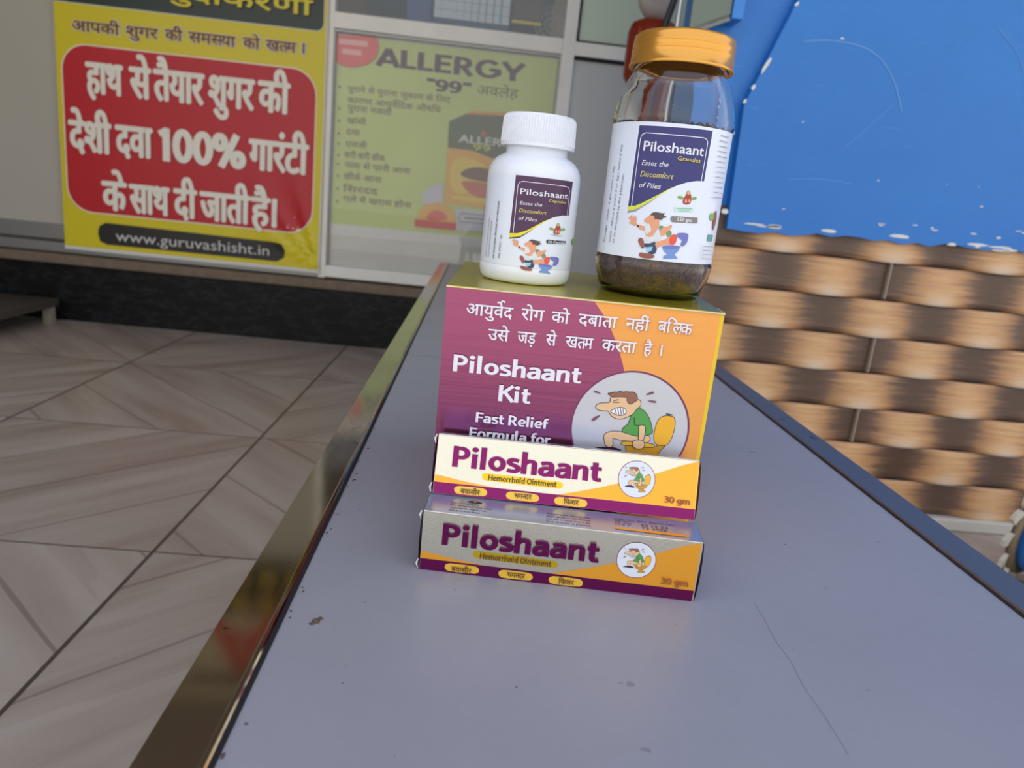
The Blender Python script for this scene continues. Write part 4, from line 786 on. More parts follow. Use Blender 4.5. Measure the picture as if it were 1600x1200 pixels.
# low stone step at the far left
st = thing('stone_step', 'low dark stone slab step on small blocks at the far left', 'step', (-1.61, 2.86, 0))
boxo('slab', (-1.2, 0, -.75, 0, .062, .092), mat('dark_slab', (74, 70, 62), .5, var=.2, vscale=8), st, bev=.003)
boxo('foot', (-.035, -.005, -.05, -.02, 0, .062), mat('pale_block', (150, 144, 128), .7), st)
boxo('foot', (-1.15, -1.12, -.05, -.02, 0, .062), MATS['pale_block'], st)
boxo('foot', (-1.15, -1.12, -.70, -.67, 0, .062), MATS['pale_block'], st)
boxo('foot', (-.30, -.27, -.70, -.67, 0, .062), MATS['pale_block'], st)

# ---------------------------------------------------------------- banner on the shop front
def wrinkle(u, v):
    dx, dz = u + 632, v - 285; r = math.hypot(dx, dz)
    if dx > 5 or r > 520: return 0.0
    a = math.degrees(math.atan2(dz, -dx)); fall = max(0, 1 - r / 520) ** 1.2 * min(1, r / 40)
    return fall * (9 * math.exp(-((a - 74) / 5) ** 2) + 7 * math.exp(-((a - 52) / 5) ** 2) - 4 * math.exp(-((a - 63) / 5) ** 2) + 6 * math.exp(-((a - 33) / 6) ** 2)) / 1000
def on_banner(u, v, l): return Vector((u / 1000, 2.9085 - l - wrinkle(u, v), v / 1000))
YEL = mat('banner_yellow', (224, 205, 24), .35)
CREAM = mat('banner_cream', (246, 240, 224), .45)
bn = thing('banner', 'yellow vinyl banner with a red block of white Hindi lettering on the shop front', 'banner', (0, 0, 0))
pb = Print(on_banner, grid=((0, 22), (1, 22)), lift=.00025)
pb.poly('sheet', [(-1604, 279), (-632, 279), (-632, 1420), (-1604, 1420)], YEL)
pb.poly('border', [(-1604, 279), (-632, 279), (-632, 292), (-1604, 292)], mat('banner_white', (222, 220, 214), .45))
pb.poly('border', [(-637, 279), (-632, 279), (-632, 1420), (-637, 1420)], MATS['banner_white'])
def rrect(x0, x1, z0, z1, r, n=8, corners=(1, 1, 1, 1)):
    p = []
    for (cx, cz, a0, on) in ((x1 - r, z0 + r, -90, corners[0]), (x1 - r, z1 - r, 0, corners[1]), (x0 + r, z1 - r, 90, corners[2]), (x0 + r, z0 + r, 180, corners[3])):
        if not on:
            p.append({-90: (x1, z0), 0: (x1, z1), 90: (x0, z1), 180: (x0, z0)}[a0]); continue
        for i in range(n + 1):
            a = math.radians(a0 + 90 * i / n); p.append((cx + r * math.cos(a), cz + r * math.sin(a)))
    return p
pb.poly('green_band', rrect(-1610, -646, 1155, 1420, 26, corners=(1, 0, 0, 0)), MATS['banner_white'])
pb.poly('green_band', rrect(-1612, -648, 1158, 1420, 25, corners=(1, 0, 0, 0)), mat('banner_dark_green', (34, 48, 38), .35))
pb.poly('red_block', rrect(-1586, -663, 424, 1023, 92), CREAM)
pb.poly('red_block', rrect(-1582, -667, 428, 1019, 89), mat('banner_red', (196, 14, 32), .4))
NB = {'maroon': 'tagline_lettering', 'cream': 'large_lettering', 'url': 'web_address', 'pill': 'web_address_pill', 'top': 'heading_lettering'}
BM = {'maroon': mat('banner_maroon', (112, 24, 30), .45), 'cream': CREAM, 'url': mat('banner_url_white', (216, 214, 208), .5), 'bk': mat('banner_black', (30, 24, 22), .35), 'top': YEL}
items = BANNER_ART
for it in sorted(items, key=lambda q: 0 if q[1] == 'P' else 1):
    if it[1] == 'T':
        if it[0] == 'maroon': pb.text('maroon', it[2], it[3] - 3, it[4] + 3, it[5] - 2, it[6] + 1, MATS['banner_white'], bold=3)
    else: pb.poly(it[0], it[3], BM[it[2]])
for it in items:
    if it[1] == 'T': pb.text(it[0], it[2], it[3], it[4], it[5], it[6], BM[it[0]], bold=it[7], hand=.2 if it[2] == '100%' else 0)
pb.build(bn, NB)

# ---------------------------------------------------------------- poster behind the glass
PMAT = {'dg': (78, 92, 62), 'or': (214, 150, 70), 'po': (222, 168, 62), 'py': (224, 196, 70), 'pb': (110, 66, 48), 'pr': (196, 92, 74), 'lv': (196, 194, 204), 'pr2': (216, 70, 60), 'rd2': (206, 52, 58), 'gy': (130, 128, 134), 'rc': (222, 92, 88), 'wr': (236, 180, 172), 'mbd': (110, 90, 84),
        'alg': (66, 26, 62), 'alg2': (78, 74, 58), 'bul': (116, 92, 78), 'alw': (222, 224, 214), 'yel': (206, 204, 60)}
for k_, c_ in PMAT.items(): mat('poster_' + k_, c_, .5)
po = thing('poster', 'green poster with purple ALLERGY lettering behind the shop glass', 'poster', (0, 0, 0))
pp = Print(lambda u, v, l: Vector((u / 1000, FY + .035 - l, v / 1000)), lift=.0002)
m, n, l, b = node_mat('poster_green')
tcg = n.new('ShaderNodeTexCoord').outputs['Object']
l.new(mixc(n, l, noise(n, l, mapping(n, l, tcg, (1, 1, .5)), 2.2, 3), srgb(160, 178, 86), srgb(206, 218, 136)), b.inputs['Base Color']); b.inputs['Roughness'].default_value = .5
pp.poly('sheet', [(-606, 430), (221, 445), (221, 1168), (-606, 1168)], mat('poster_white', (214, 214, 208), .5))
pp.poly('sheet', [(-603, 474), (221, 478), (221, 1162), (-603, 1162)], MATS['poster_green'])
NP = {'alg': 'title_lettering', 'alg2': 'subtitle_lettering', 'bul': 'bullet_lettering', 'dot': 'bullet_dots', 'pk': 'pictured_carton', 'bot': 'pictured_bottle', 'bad': 'round_badge', 'lab': 'pictured_label', 'labl': 'label_outline', 'rc': 'red_roundel', 'rct': 'roundel_lettering', 'alw': 'carton_lettering', 'yel': 'carton_number'}
for it in POSTER_ART:
    if it[1] == 'T': pp.text(it[0], it[2], it[3], it[4], it[5], it[6], MATS['poster_' + it[0]], bold=it[7] if it[0] != 'alg' else 0, hand=.21 if it[0] == 'alg' else 0)
    elif it[1] == 'P': pp.poly(it[0], it[3], MATS['poster_' + it[2]], it[4])
    else: pp.line(it[0], it[3], it[4], MATS['poster_' + it[2]], it[5])
pp.build(po, NP)
# red letters and yellow blocks on the signboard
sg = Print(lambda u, v, l: Vector((u / 1000, -l - .005, v / 1000)), lift=.001)
sg.text('large_letters', 'ALLERGY', -1080, 700, 665, 915, mat('sign_red', (190, 36, 40), .5), bold=2)
for k_ in range(2):
    for i in range(22): sg.poly('yellow_letters', rrect(-1300 + i * 110, -1225 + i * 110, 425 + k_ * 110, 490 + k_ * 110, 20), mat('sign_yellow', (176, 150, 52), .5))
sg.build(bpy.data.objects['shop_signboard'])

# ---------------------------------------------------------------- things by the shop corner
t = thing('turned_post', 'red polished turned wooden post behind the jar lid', 'post', (.463, 2.42, 0))
def flute(r, z, a): return r * (1 + .05 * math.cos(14 * a)) if 1.03 < z < 1.18 else r
bm = bmesh.new()
lathe(bm, [(.09, 0), (.09, .05), (.05, .08), (.045, .30), (.07, .36), (.075, .42), (.05, .48), (.04, .72), (.055, .78), (.075, .80), (.07, .82), (.05, .85), (.045, .93), (.052, .97), (.060, 1.02), (.071, 1.04), (.073, 1.08), (.073, 1.17), (.068, 1.195), (.05, 1.205)], 56, rfun=flute)
obj('shaft', bm, mat('red_lacquered_wood', (150, 46, 22), .28, var=.25, vscale=12), t, smooth=True)
t = thing('cloth_bundle', 'pale grey rounded cloth bundle resting on the red post', 'cloth', (.465, 2.42, 1.2055))
bm = bmesh.new(); bmesh.ops.create_icosphere(bm, subdivisions=4, radius=1)
for v in bm.verts:
    p = v.co; k = 1 + .06 * math.sin(5 * p.x + 3 * p.z) + .05 * math.sin(7 * p.y + 4 * p.x)
    v.co = Vector((p.x * .062 * k, p.y * .06 * k, (p.z * .9 + .9) * .085 * k if p.z < 0 else (p.z * 1.4 + .9) * .085 * k))
obj('cloth', bm, mat('grey_towel', (192, 184, 180), .95, bump=.8, bscale=160), t, smooth=True)
t = thing('leaning_frame', 'dark metal frame with one bright rod leaning in front of the red post', 'frame', (0, 2.29, 0))
bm = bmesh.new(); tube(bm, [(.43, 0, 0.01), (.432, 0, 1.0), (.475, 0, 1.19), (.65, 0, 1.95)], .010, 8); tube(bm, [(.51, 0, 0.01), (.512, 0, 1.0), (.552, 0, 1.19), (.74, 0, 1.95)], .012, 8); tube(bm, [(.42, 0, .012), (.52, 0, .012)], .011, 8)
obj('dark_rail', bm, mat('black_gasket', (44, 44, 46), .35), t)
bm = bmesh.new(); tube(bm, [(.488, -.022, 0.01), (.500, -.022, 1.15), (.508, -.022, 1.95)], .0065, 10); obj('bright_rod', bm, mat('bright_aluminium', (226, 228, 220), .25, .5), t)
t = thing('metal_plate', 'grey metal plate with a scuffed chrome lower edge fixed at the blue wall corner', 'plate', (0, 1.475, 0))
bm = bmesh.new(); pl = [(.349, .972), (.422, 1.010), (.422, 1.40), (.349, 1.40)]
v0 = [bm.verts.new((a, 0, b_)) for a, b_ in pl]; v1 = [bm.verts.new((a, .004, b_)) for a, b_ in pl]
bm.faces.new(v0); bm.faces.new(v1[::-1])
for k in range(4): bm.faces.new((v0[k], v1[k], v1[(k + 1) % 4], v0[(k + 1) % 4]))
obj('plate', bm, mat('dull_glass', (104, 116, 100), .2), t, auto=True)
bm = bmesh.new(); tube(bm, [(.340, 0, .964), (.38, -.001, .985), (.420, 0, 1.003)], .0065, 8); obj('chrome_edge', bm, mat('scuffed_chrome', (170, 176, 168), .15, .9, bump=.6, bscale=120), t)
boxo('bracket', (.405, .42, .004, .049, 1.1, 1.2), MATS['scuffed_chrome'], t)
tag(boxo('blue_board', (.424, .446, 1.47, 1.524, 1.002, 2.0), mat('bright_blue_board', (50, 130, 214), .4), bev=.002), 'narrow bright blue upright strip on the blue wall beside the metal plate', 'board')

# pump motor on the floor at the right
t = thing('pump_motor', 'blue ribbed pump motor with a worn off-white fan at one end', 'motor', (1.118, 1.27, 0))
bm = bmesh.new(); A = Matrix.Rotation(math.radians(96), 4, 'Y') @ Matrix.Rotation(0, 4, 'Z')
prof = [(.03, 0), (.060, .002), (.066, .012)]
zz = .016
while zz < .16: prof += [(.066, zz), (.066, zz + .003), (.060, zz + .004), (.060, zz + .008)]; zz += .009
prof += [(.066, .165), (.03, .175)]
lathe(bm, prof, 56); bmesh.ops.rotate(bm, cent=(0, 0, 0), matrix=Matrix.Rotation(math.radians(90), 3, 'X') , verts=bm.verts)
for v in bm.verts: v.co = Vector((v.co.x, v.co.y * 1.0, v.co.z + .098))
body = obj('ribbed_body', bm, mat('motor_blue', (28, 96, 170), .35, var=.2, vscale=30), t, smooth='angle')
bm = bmesh.new(); box(bm, -.055, -.03, -.14, -.03, 0, .045, bev=.004); box(bm, .03, .055, -.14, -.03, 0, .045, bev=.004); box(bm, -.06, .06, -.15, -.02, .0, .012, bev=.002)
obj('mounting_foot', bm, MATS['motor_blue'], t)
bm = bmesh.new(); lathe(bm, [(.060, 0), (.074, .0), (.076, .006), (.074, .014), (.060, .014)], 48, cap=False); bmesh.ops.rotate(bm, cent=(0, 0, 0), matrix=Matrix.Rotation(math.radians(90), 3, 'X'), verts=bm.verts)
for v in bm.verts: v.co.z += .098; v.co.y += .012
obj('end_ring', bm, mat('tarnished_ring', (120, 104, 80), .6, .3), t, smooth=True)
for i in range(11):
    a = 2 * PI * i / 11 + .2; bm = bmesh.new(); ca, sa = math.cos(a), math.sin(a)
    pr = [(.066, -.011), (.080, -.015), (.094, -.012), (.099, 0), (.094, .012), (.080, .015), (.066, .011)]
    v0 = [bm.verts.new((r * ca - s * sa, .006 + .2 * s, .098 + r * sa + s * ca)) for r, s in pr]; v1 = [bm.verts.new((r * ca - s * sa, .014 + .2 * s, .098 + r * sa + s * ca)) for r, s in pr]
    bm.faces.new(v0); bm.faces.new(v1[::-1])
    for k in range(7): bm.faces.new((v0[k], v1[k], v1[(k + 1) % 7], v0[(k + 1) % 7]))
    obj('fan_blade', bm, mat('old_white_plastic', (206, 198, 180), .6), t, auto=True)
t.rotation_euler = (0, 0, math.radians(32))

# ---------------------------------------------------------------- kit box
PUR = ribbed_foil('kit_purple', (158, 84, 120), .22, .85)
ORG = ribbed_foil('kit_orange', (242, 166, 82), .34, .3)
GOLD = foil('kit_gold_top', (190, 176, 48), .26, .75)
PWHITE = mat('print_white', (236, 232, 238), .45)
INK = mat('print_black', (34, 28, 32), .5)
MAUVE = mat('print_mauve', (118, 54, 92), .45)
CARD = mat('raw_card_edge', (228, 214, 160), .7)
kit = thing('kit_box', 'large purple and orange carton with a seated cartoon man, standing on the bench', 'box', (0, 0, 0))
kp = [(-.0185, .4215), (.1437, .4155), (.1570, .580), (-.0125, .5875)]
bm = bmesh.new()
vs = [bm.verts.new((a, b, TT)) for a, b in kp] + [bm.verts.new((a, b, TT + .1487)) for a, b in kp]
fcs = ((3, 2, 1, 0), (4, 5, 6, 7), (0, 1, 5, 4), (1, 2, 6, 5), (2, 3, 7, 6), (3, 0, 4, 7))
ff = [bm.faces.new([vs[i] for i in f]) for f in fcs]
ff[1].material_index = 1
for f in (ff[3], ff[4], ff[5]): f.material_index = 2
ff[5].material_index = 0
obj('carton', bm, [PUR, GOLD, ORG], kit)
# lid panel with its raised fold, a hair proud of the walls
bm = bmesh.new()
lid = [(-.0187, .4211), (.1434, .4151), (.1570, .581), (-.0127, .588)]
vs = [bm.verts.new((a, b, TT + .1487)) for a, b in lid] + [bm.verts.new((a, b, TT + .1494)) for a, b in lid]
for f in fcs: bm.faces.new([vs[i] for i in f])
bmesh.ops.bevel(bm, geom=[e for e in bm.edges], offset=.0003, segments=2, affect='EDGES')
obj('lid_flap', bm, GOLD, kit)
bm = bmesh.new()
tube(bm, [(-.0188, .4209, TT + .1486), (.03, .41905, TT + .1488), (.09, .4168, TT + .1486), (.1436, .4148, TT + .1487)], .00045, 8)
tube(bm, [(.1438, .4154, TT + .149), (.146, .437, TT + .1489)], .0003, 6)
obj('fold_edge', bm, CARD, kit)
wrapk, ku, kv, kn = on_plane((-.0185, .4215), .1622, -.006, 0, TT)
pk = Print(wrapk)
for it in KIT_ART:
    if it[1] == 'P': pk.poly('orange', [(160.1 if a > 140 else max(a, 0), 148.4 if b_ > 138 and a > 140 else min(max(b_, .2), 148.4)) for a, b_ in it[3]], ORG)
pk.poly('yellow_edge', [(160.0, .2), (162.2, .2), (162.2, 148.3), (160.0, 148.3)], mat('yellow_fold', (238, 196, 30), .4))
cx, cy, cr = 117.2, 73.9, 35.4
pk.disc('roundel', cx, cy, cr + .6, MAUVE, 96)
pk.disc('roundel', cx - .2, cy - .1, cr - .4, mat('roundel_silver', (206, 206, 210), .32, .35), 96)
CMAT = {'yb': (206, 150, 36), 'yl': (240, 178, 44), 'dk': (78, 74, 84), 'sk': (232, 192, 146), 'pu': (58, 22, 62), 'gn': (84, 158, 74), 'br': (150, 100, 76), 'wh': (240, 240, 240), 'mv': (126, 72, 96)}
for k_, c_ in CMAT.items(): mat('cartoon_' + k_, c_, .42)
OUTL = mat('cartoon_outline', (44, 34, 44), .45)
NC = {'ped': 'toilet', 'bowl': 'toilet', 'lid': 'toilet', 'btn': 'toilet', 'seat': 'toilet', 'leg': 'legs', 'trs': 'trousers', 'shirt': 'shirt', 'head': 'head', 'hair': 'hair', 'mouth': 'mouth', 't': 'outline', 'arm': 'arm', 'hand': 'arm', 'drop': 'sweat_drops'}
def cartoon(P, cx, cy, r, one=None, sm=1, clip=None, lw=1.0):
    for nm, mt, pts, ol in CARTOON_ART:
        q = [(cx + a * r, cy + b_ * r) for a, b_ in pts]
        if clip and any(b_ < clip for a, b_ in q): q = [(a, max(b_, clip)) for a, b_ in q]
        name = one or NC[nm]
        if mt == 'LN': P.line(name, q, .012 * r * lw, OUTL); continue
        if sm: q = smooth_pts(q, 1 if nm == 'hair' else 2)
        if ol >= 0: P.line(name, q, .022 * r * lw, OUTL, closed=True)
        P.poly(name, q, MATS['cartoon_' + mt])
cartoon(pk, 117.4, 73.7, 35.2)
for it in KIT_ART:
    if it[1] == 'T':
        nm = {'hindi': 'hindi_lettering', 'title': 'title_lettering'}[it[0]]
        if it[0] == 'hindi': pk.text('lettering_shadow', it[2], it[3] + .35, it[4] + .35, it[5] - .3, it[6] - .3, MAUVE, bold=it[7])
        pk.text(nm, it[2], it[3], it[4], it[5], it[6], PWHITE, bold=0 if it[0] == 'title' else 1, hand=.178 if it[0] == 'title' else 0)
pk.build(kit, {'orange': 'orange_field'})

# ---------------------------------------------------------------- ointment cartons
SILV = foil('silver_foil', (220, 215, 196), .36, .95, .2, 1300)
SILT = foil('silver_foil_top_reflection', (176, 184, 208), .24, .6, .05, 900)  # copy of the foil for top faces, blue-grey reflection put into its colour
TPUR = foil('ointment_purple', (122, 28, 92), .26, .8, .05)
TORG = foil('ointment_orange', (250, 172, 50), .30, .45, .05)
TYEL = foil('ointment_gold', (226, 190, 40), .3, .7, .05)
PALEY = mat('ointment_pill_yellow', (238, 192, 62), .38, .2)
TXT = mat('ointment_brown_ink', (96, 58, 34), .5)
T2LEAN = 16
def carton(name, label, P0, d, lean, z0, W, Hh, D, sh, vs_):
    """printed tuck-end carton; sh and vs_ fit the artwork to this carton's print"""
    root = thing(name, label, 'box', (0, 0, 0), group='ointment cartons')
    wr, u, v, nn = on_plane(P0, d[0], d[1], lean, z0)
    def Q(a, b, c): return wr(a * 1000, b * 1000, -c)      # a along, b up, c depth
    bm = bmesh.new()
    def qbox(bm, a0, a1, b0, b1, c0, c1, mi=None, bulge=0):
        vv = [bm.verts.new(Q(a, b, c)) for a, b, c in ((a0, b0, c0), (a1, b0, c0), (a1, b0, c1), (a0, b0, c1), (a0, b1, c0), (a1, b1, c0), (a1, b1, c1), (a0, b1, c1))]
        fs = [bm.faces.new([vv[i] for i in f]) for f in fcs]
        return vv, fs
    vv, fs = qbox(bm, 0, W, 0, Hh, 0, D)
    fs[1].material_index = 1
    bmesh.ops.bevel(bm, geom=[e for e in bm.edges if abs((e.verts[0].co - e.verts[1].co).normalized().dot(u)) > .9], offset=.0005, segments=3, affect='EDGES')
    obj('sleeve', bm, [SILV, SILT], root)
    for side in (0, 1):                                # bulging tuck flaps at the ends
        bm = bmesh.new(); N = 10; M_ = 6; g = []
        for i in range(N + 1):
            rw = []
            for j in range(M_ + 1):
                b_ = Hh * i / N; c_ = D * j / M_
                e = .0003 + .0021 * math.sin(PI * i / N) ** .6 * math.sin(PI * (j + .6) / (M_ + 1.2)) ** .5
                rw.append(bm.verts.new(Q(-e if side == 0 else W + e, b_ * .985 + .0002, c_)))
            g.append(rw)
        for i in range(N):
            for j in range(M_): bm.faces.new((g[i][j], g[i][j + 1], g[i + 1][j + 1], g[i + 1][j]))
        obj('end_flap', bm, TPUR, root, smooth=True)
    bm = bmesh.new()                                   # worn white corners
    for b0, b1 in ((.0004, .006), (Hh - .0055, Hh - .0005)):
        tube(bm, [Q(-.0012, b0, .0006), Q(-.0020, (b0 + b1) / 2, .0008), Q(-.0010, b1, .0004)], [.0003, .0006, .0003], 8)
    obj('worn_corner', bm, WHITE, root)
    p = Print(wr); X = lambda a: a + sh; Y = lambda b_: b_ * vs_
    def cl(q): return [(min(max(a, .1), W * 1000 - .1), min(max(b_, .1), Hh * 1000 - .3)) for a, b_ in q]
    for it in T1_ART:
        if it[1] != 'P': continue
        if it[0] in ('orange', 'stripe'): p.poly(it[0], cl([(a, Y(b_)) for a, b_ in it[3]]), TORG if it[0] == 'orange' else TPUR)
    for it in T1_ART:
        if it[1] == 'P' and it[0] in ('foil2', 'pill'): p.poly(it[0], [(X(a), Y(b_)) for a, b_ in smooth_pts(it[3], 1)], TYEL if it[0] == 'foil2' else PALEY)
    cx, cy, r = 116.2 + sh, 20.5 * vs_, 10.6
    p.disc('roundel', cx, cy, r, MAUVE, 64); p.disc('roundel', cx, cy, r - .35, mat('roundel_white', (222, 226, 232), .4), 64)
    cartoon(p, cx, cy, r * .98, one='cartoon', lw=1.2)
    for it in T1_ART:
        if it[1] != 'T': continue
        if it[0] == 'title': p.text('title', it[2], X(it[3]), X(it[4]), Y(it[5]), Y(it[6]), TPUR, thick=.00035, hand=.195)
        elif it[0] == 'gm': p.text('weight', it[2], X(it[3]) + (1.8 if sh else 0), X(it[4]) + (1.8 if sh else 0), Y(it[5]), Y(it[6]), mat('weight_ink', (150, 88, 40), .5), hand=.17)
        else: p.text('small', it[2], X(it[3]), X(it[4]), Y(it[5]), Y(it[6]), TXT, bold=1 if it[2][0] != 'H' else 0, hand=.16 if it[2][0] == 'H' else 0)
    p.build(root, {'orange': 'orange_swoosh', 'stripe': 'purple_stripe', 'foil2': 'gold_pill', 'pill': 'name_pill', 'title': 'embossed_title', 'small': 'small_lettering', 'gm': 'weight', 'cartoon': 'cartoon_figure'})
    # fine print on the top panel
    up = lambda a, b_, l: Q(a / 1000, Hh + l, b_ / 1000)
    q = Print(up); rr = random.Random(4)
    fine = ['Keep in a cool and dry place', 'For external use only', 'Ayurvedic medicine', 'Apply gently on the affected', 'part two or three times a day', 'or as directed by physician']
    for i, s_ in enumerate(fine[:4]): q.text('fine_print', s_, 13, 13 + 26 * (.6 + .4 * ((i * 37) % 10) / 10), 13.5 - i * 3.4, 15.6 - i * 3.4, INK)
    for i, s_ in enumerate(fine[2:]): q.text('fine_print', s_, 66, 66 + 24, 13.5 - i * 3.4, 15.6 - i * 3.4, TPUR)
    q.poly('small_emblem', [(21, 17.5), (23, 19), (26, 19.4), (29, 18.6), (30.5, 17.2), (28, 16.4), (24, 16.2)], INK, 1)
    q.disc('small_emblem', 25.8, 17.8, .9, TYEL, 24)
    for i, s_ in enumerate(('Mfg. Lic. No. Batch No.', 'Mfg. Date', 'Exp. Date', 'M.R.P.')): q.text('batch_print', s_, 104, 104 + (34 if i == 0 else 9), 17 - i * 2.4, 18.4 - i * 2.4, TPUR if i else INK)
    q.text('batch_print', '30 12 24', 118, 133, 11.5, 14, INK); q.text('batch_print', '12 2026', 119, 132, 8.4, 10.8, INK)
    q.poly('orange_band', [(103.5, 4.0), (142, 4.0), (142, 6.6), (103.5, 6.6)], TORG)
    q.build(root)
    return root
carton('ointment_carton', 'front silver foil ointment carton lying on the bench, lowest of the stack', (-.0187, .3623), (.1495, -.013), 0, TT, .1500, .0350, .0254, 0, 1)
carton('ointment_carton', 'silver foil ointment carton resting on the front carton and leaning on the kit box', (-.0157, .3850), (.1494, -.009), math.radians(T2LEAN), TT + .0357, .1490, .0338, .0240, -1.9, .955)

# ---------------------------------------------------------------- capsule bottle
ZK = TT + .1494
cb = thing('capsule_bottle', 'small white plastic bottle with ribbed cap and purple label on the kit box', 'bottle', (.0291, .4861, ZK))
HDPE = mat('white_hdpe', (232, 236, 242), .22, Subsurface_Weight=.0)
bm = bmesh.new()
rb = .0300
prof = [(.0, 0.0012), (.020, .0012), (.0245, .0), (.0275, .0008), (.0292, .003), (rb, .0068), (rb, .010), (.0297, .0108), (.0297, .0660), (.0298, .0668), (.0292, .0700), (.0280, .0730), (.0260, .0757), (.0235, .0778), (.0208, .0790), (.0197, .0800), (.0195, .0850), (.0195, .0870)]
lathe(bm, prof, 128, cap=True)
obj('body', bm, HDPE, cb, smooth=True)
bm = bmesh.new()
nr = 84
def rib(r, z, a):
    if .0865 < z < .1015 and r > .02: return r + .00042 * (1 if math.cos(nr * a) > 0 else -1)
    return r
lathe(bm, [(.0200, .0845), (.0228, .0838), (.0236, .0842), (.0236, .0862), (.0234, .0866), (.0227, .1012), (.0224, .1024), (.0216, .1034), (.0205, .1036), (.001, .1034)], nr * 6, rfun=rib)
obj('cap', bm, mat('white_cap', (236, 239, 244), .35), cb, smooth='angle')
AM = {'pl': (74, 36, 76), 'yw': (236, 220, 40), 'dk2': (60, 44, 62), 'wh': (232, 232, 238), 'dk': (34, 30, 34), 'lf': (120, 176, 84), 'mr': (176, 58, 44), 'sk': (228, 178, 136), 'tl': (90, 160, 140), 'bl': (112, 148, 212), 'bl2': (112, 118, 190), 'gr': (120, 150, 96), 'ws': (222, 226, 224), 'nv': (40, 66, 92), 'lb': (150, 200, 226), 'ro': (232, 160, 122), 'rd': (232, 84, 66), 'hb': (86, 66, 66), 'bs': (150, 84, 72),
      'nb': (44, 44, 112), 'yg': (220, 226, 50), 'gy': (150, 150, 158), 'lg': (204, 232, 218), 'gyb': (132, 124, 118), 'yt': (232, 214, 90)}
for k_, c_ in AM.items(): mat('label_' + k_, c_, .3)
def label_art(root, art, wrap, vlist, side, names, vscale):
    p = Print(wrap, grid=((0, 1.6),), lift=.000012)
    for it in art:
        nm = names.get(it[0], it[0])
        if it[1] == 'P': p.poly(nm, it[3], MATS['label_' + it[2]], it[4])
        elif it[1] == 'L': p.line(nm, it[3], it[4], MATS['label_' + it[2]], it[5])
        else:
            m_ = {'title': 'wh', 'yel': 'yt', 'ital': 'wh', 'italy': 'yt', 'w': 'wh'}[it[0]]
            p.text(nm, it[2], it[3], it[4], it[5], it[6], MATS['label_' + m_], bold=it[7], shear=.22 if it[0] in ('ital', 'italy') else 0)
    for s_, a, b_, bold in vlist:                    # lines running up the label
        L = math.hypot(b_[0] - a[0], b_[1] - a[1])
        def rot(x, y, a=a, b_=b_, L=L):
            ux, uy = (b_[0] - a[0]) / L, (b_[1] - a[1]) / L
            return (a[0] + x * ux - y * uy, a[1] + x * uy + y * ux)
        p.text('directions', s_, 0, L, 0, vscale, MATS['label_dk'], bold=bold, rot=rot)
    rr = random.Random(9)
    for (xa, ya), (xb, yb), w_ in side:              # narrow columns of small print
        n_ = max(3, int(abs(ya - yb) / (vscale * 1.9)))
        for i in range(n_ + 1):
            y = ya + (yb - ya) * i / n_; x = xa + (xb - xa) * i / n_
            q = x
            while q < x + w_:
                d = rr.uniform(.5, 1.5); h = vscale * rr.uniform(.3, .5)
                p.poly('small_print', [(q, y), (q + d * .8, y), (q + d * .8, y + h), (q, y + h)], MATS['label_gy']); q += d
    return p
NL = {'panel': 'purple_panel', 'yellow': 'yellow_swoosh', 'shade': 'swoosh_shadow', 'line': 'white_outline', 'title': 'title_lettering', 'cap': 'dark_tab', 'yel': 'type_lettering', 'ital': 'slogan_lettering', 'italy': 'slogan_lettering', 'leaf': 'leaf_emblem', 'man': 'leaf_emblem', 'lt': 'emblem_lettering', 'lb': 'emblem_panel', 'pillb': 'amount_tab', 'w': 'amount_lettering', 'fig': 'running_figure'}
bm = bmesh.new(); lathe(bm, [(.02982, .0110), (.02992, .0111), (.02992, .0652), (.02982, .0653)], 150, cap=False)
lab = obj('label', bm, mat('label_paper', (226, 232, 242), .25), cb, smooth='angle')
sd = [(CAPS_SIDE_ART[0], CAPS_SIDE_ART[1], 3.0), ((CAPS_SIDE_ART[2][0] + .5, CAPS_SIDE_ART[2][1]), (CAPS_SIDE_ART[3][0] + .5, CAPS_SIDE_ART[3][1]), 8.0), ((CAPS_SIDE_ART[4][0], CAPS_SIDE_ART[4][1]), (CAPS_SIDE_ART[5][0], CAPS_SIDE_ART[5][1]), 8.0)]
p = label_art(cb, CAPS_ART, lambda a, b_, l: on_cyl(.0301)(a, b_, l - .0301 + .02994), CAPS_V_ART, sd, NL, 1.25)
p.build(lab)

# ---------------------------------------------------------------- granule jar
jar = thing('granule_jar', 'clear jar of dark granules with gold lid and blue label on the kit box', 'jar', (.1128, .4829, ZK))
bm = bmesh.new()
outer = [(.0, .0025), (.024, .0022), (.0300, .0), (.0325, .0010), (.0345, .0060), (.0370, .0140), (.0380, .0200), (.0378, .0225), (.0372, .0235), (.0372, .1040), (.0379, .1055), (.0381, .1080), (.0376, .1120), (.0362, .1180), (.0340, .1255), (.0315, .1310), (.0295, .1345), (.0287, .1360), (.0286, .1500)]
inner = [(.0268, .1500), (.0269, .1362), (.0279, .1340), (.0300, .1300), (.0326, .1245), (.0348, .1170), (.0362, .1100), (.0366, .1060), (.0358, .1035), (.0358, .0240), (.0365, .0200), (.0354, .0145), (.0328, .0065), (.0310, .0038), (.024, .0036), (.0, .0038)]
rings = lathe(bm, outer + inner, 120, cap=False)
obj('glass', bm, JARGLASS, jar, smooth=True)
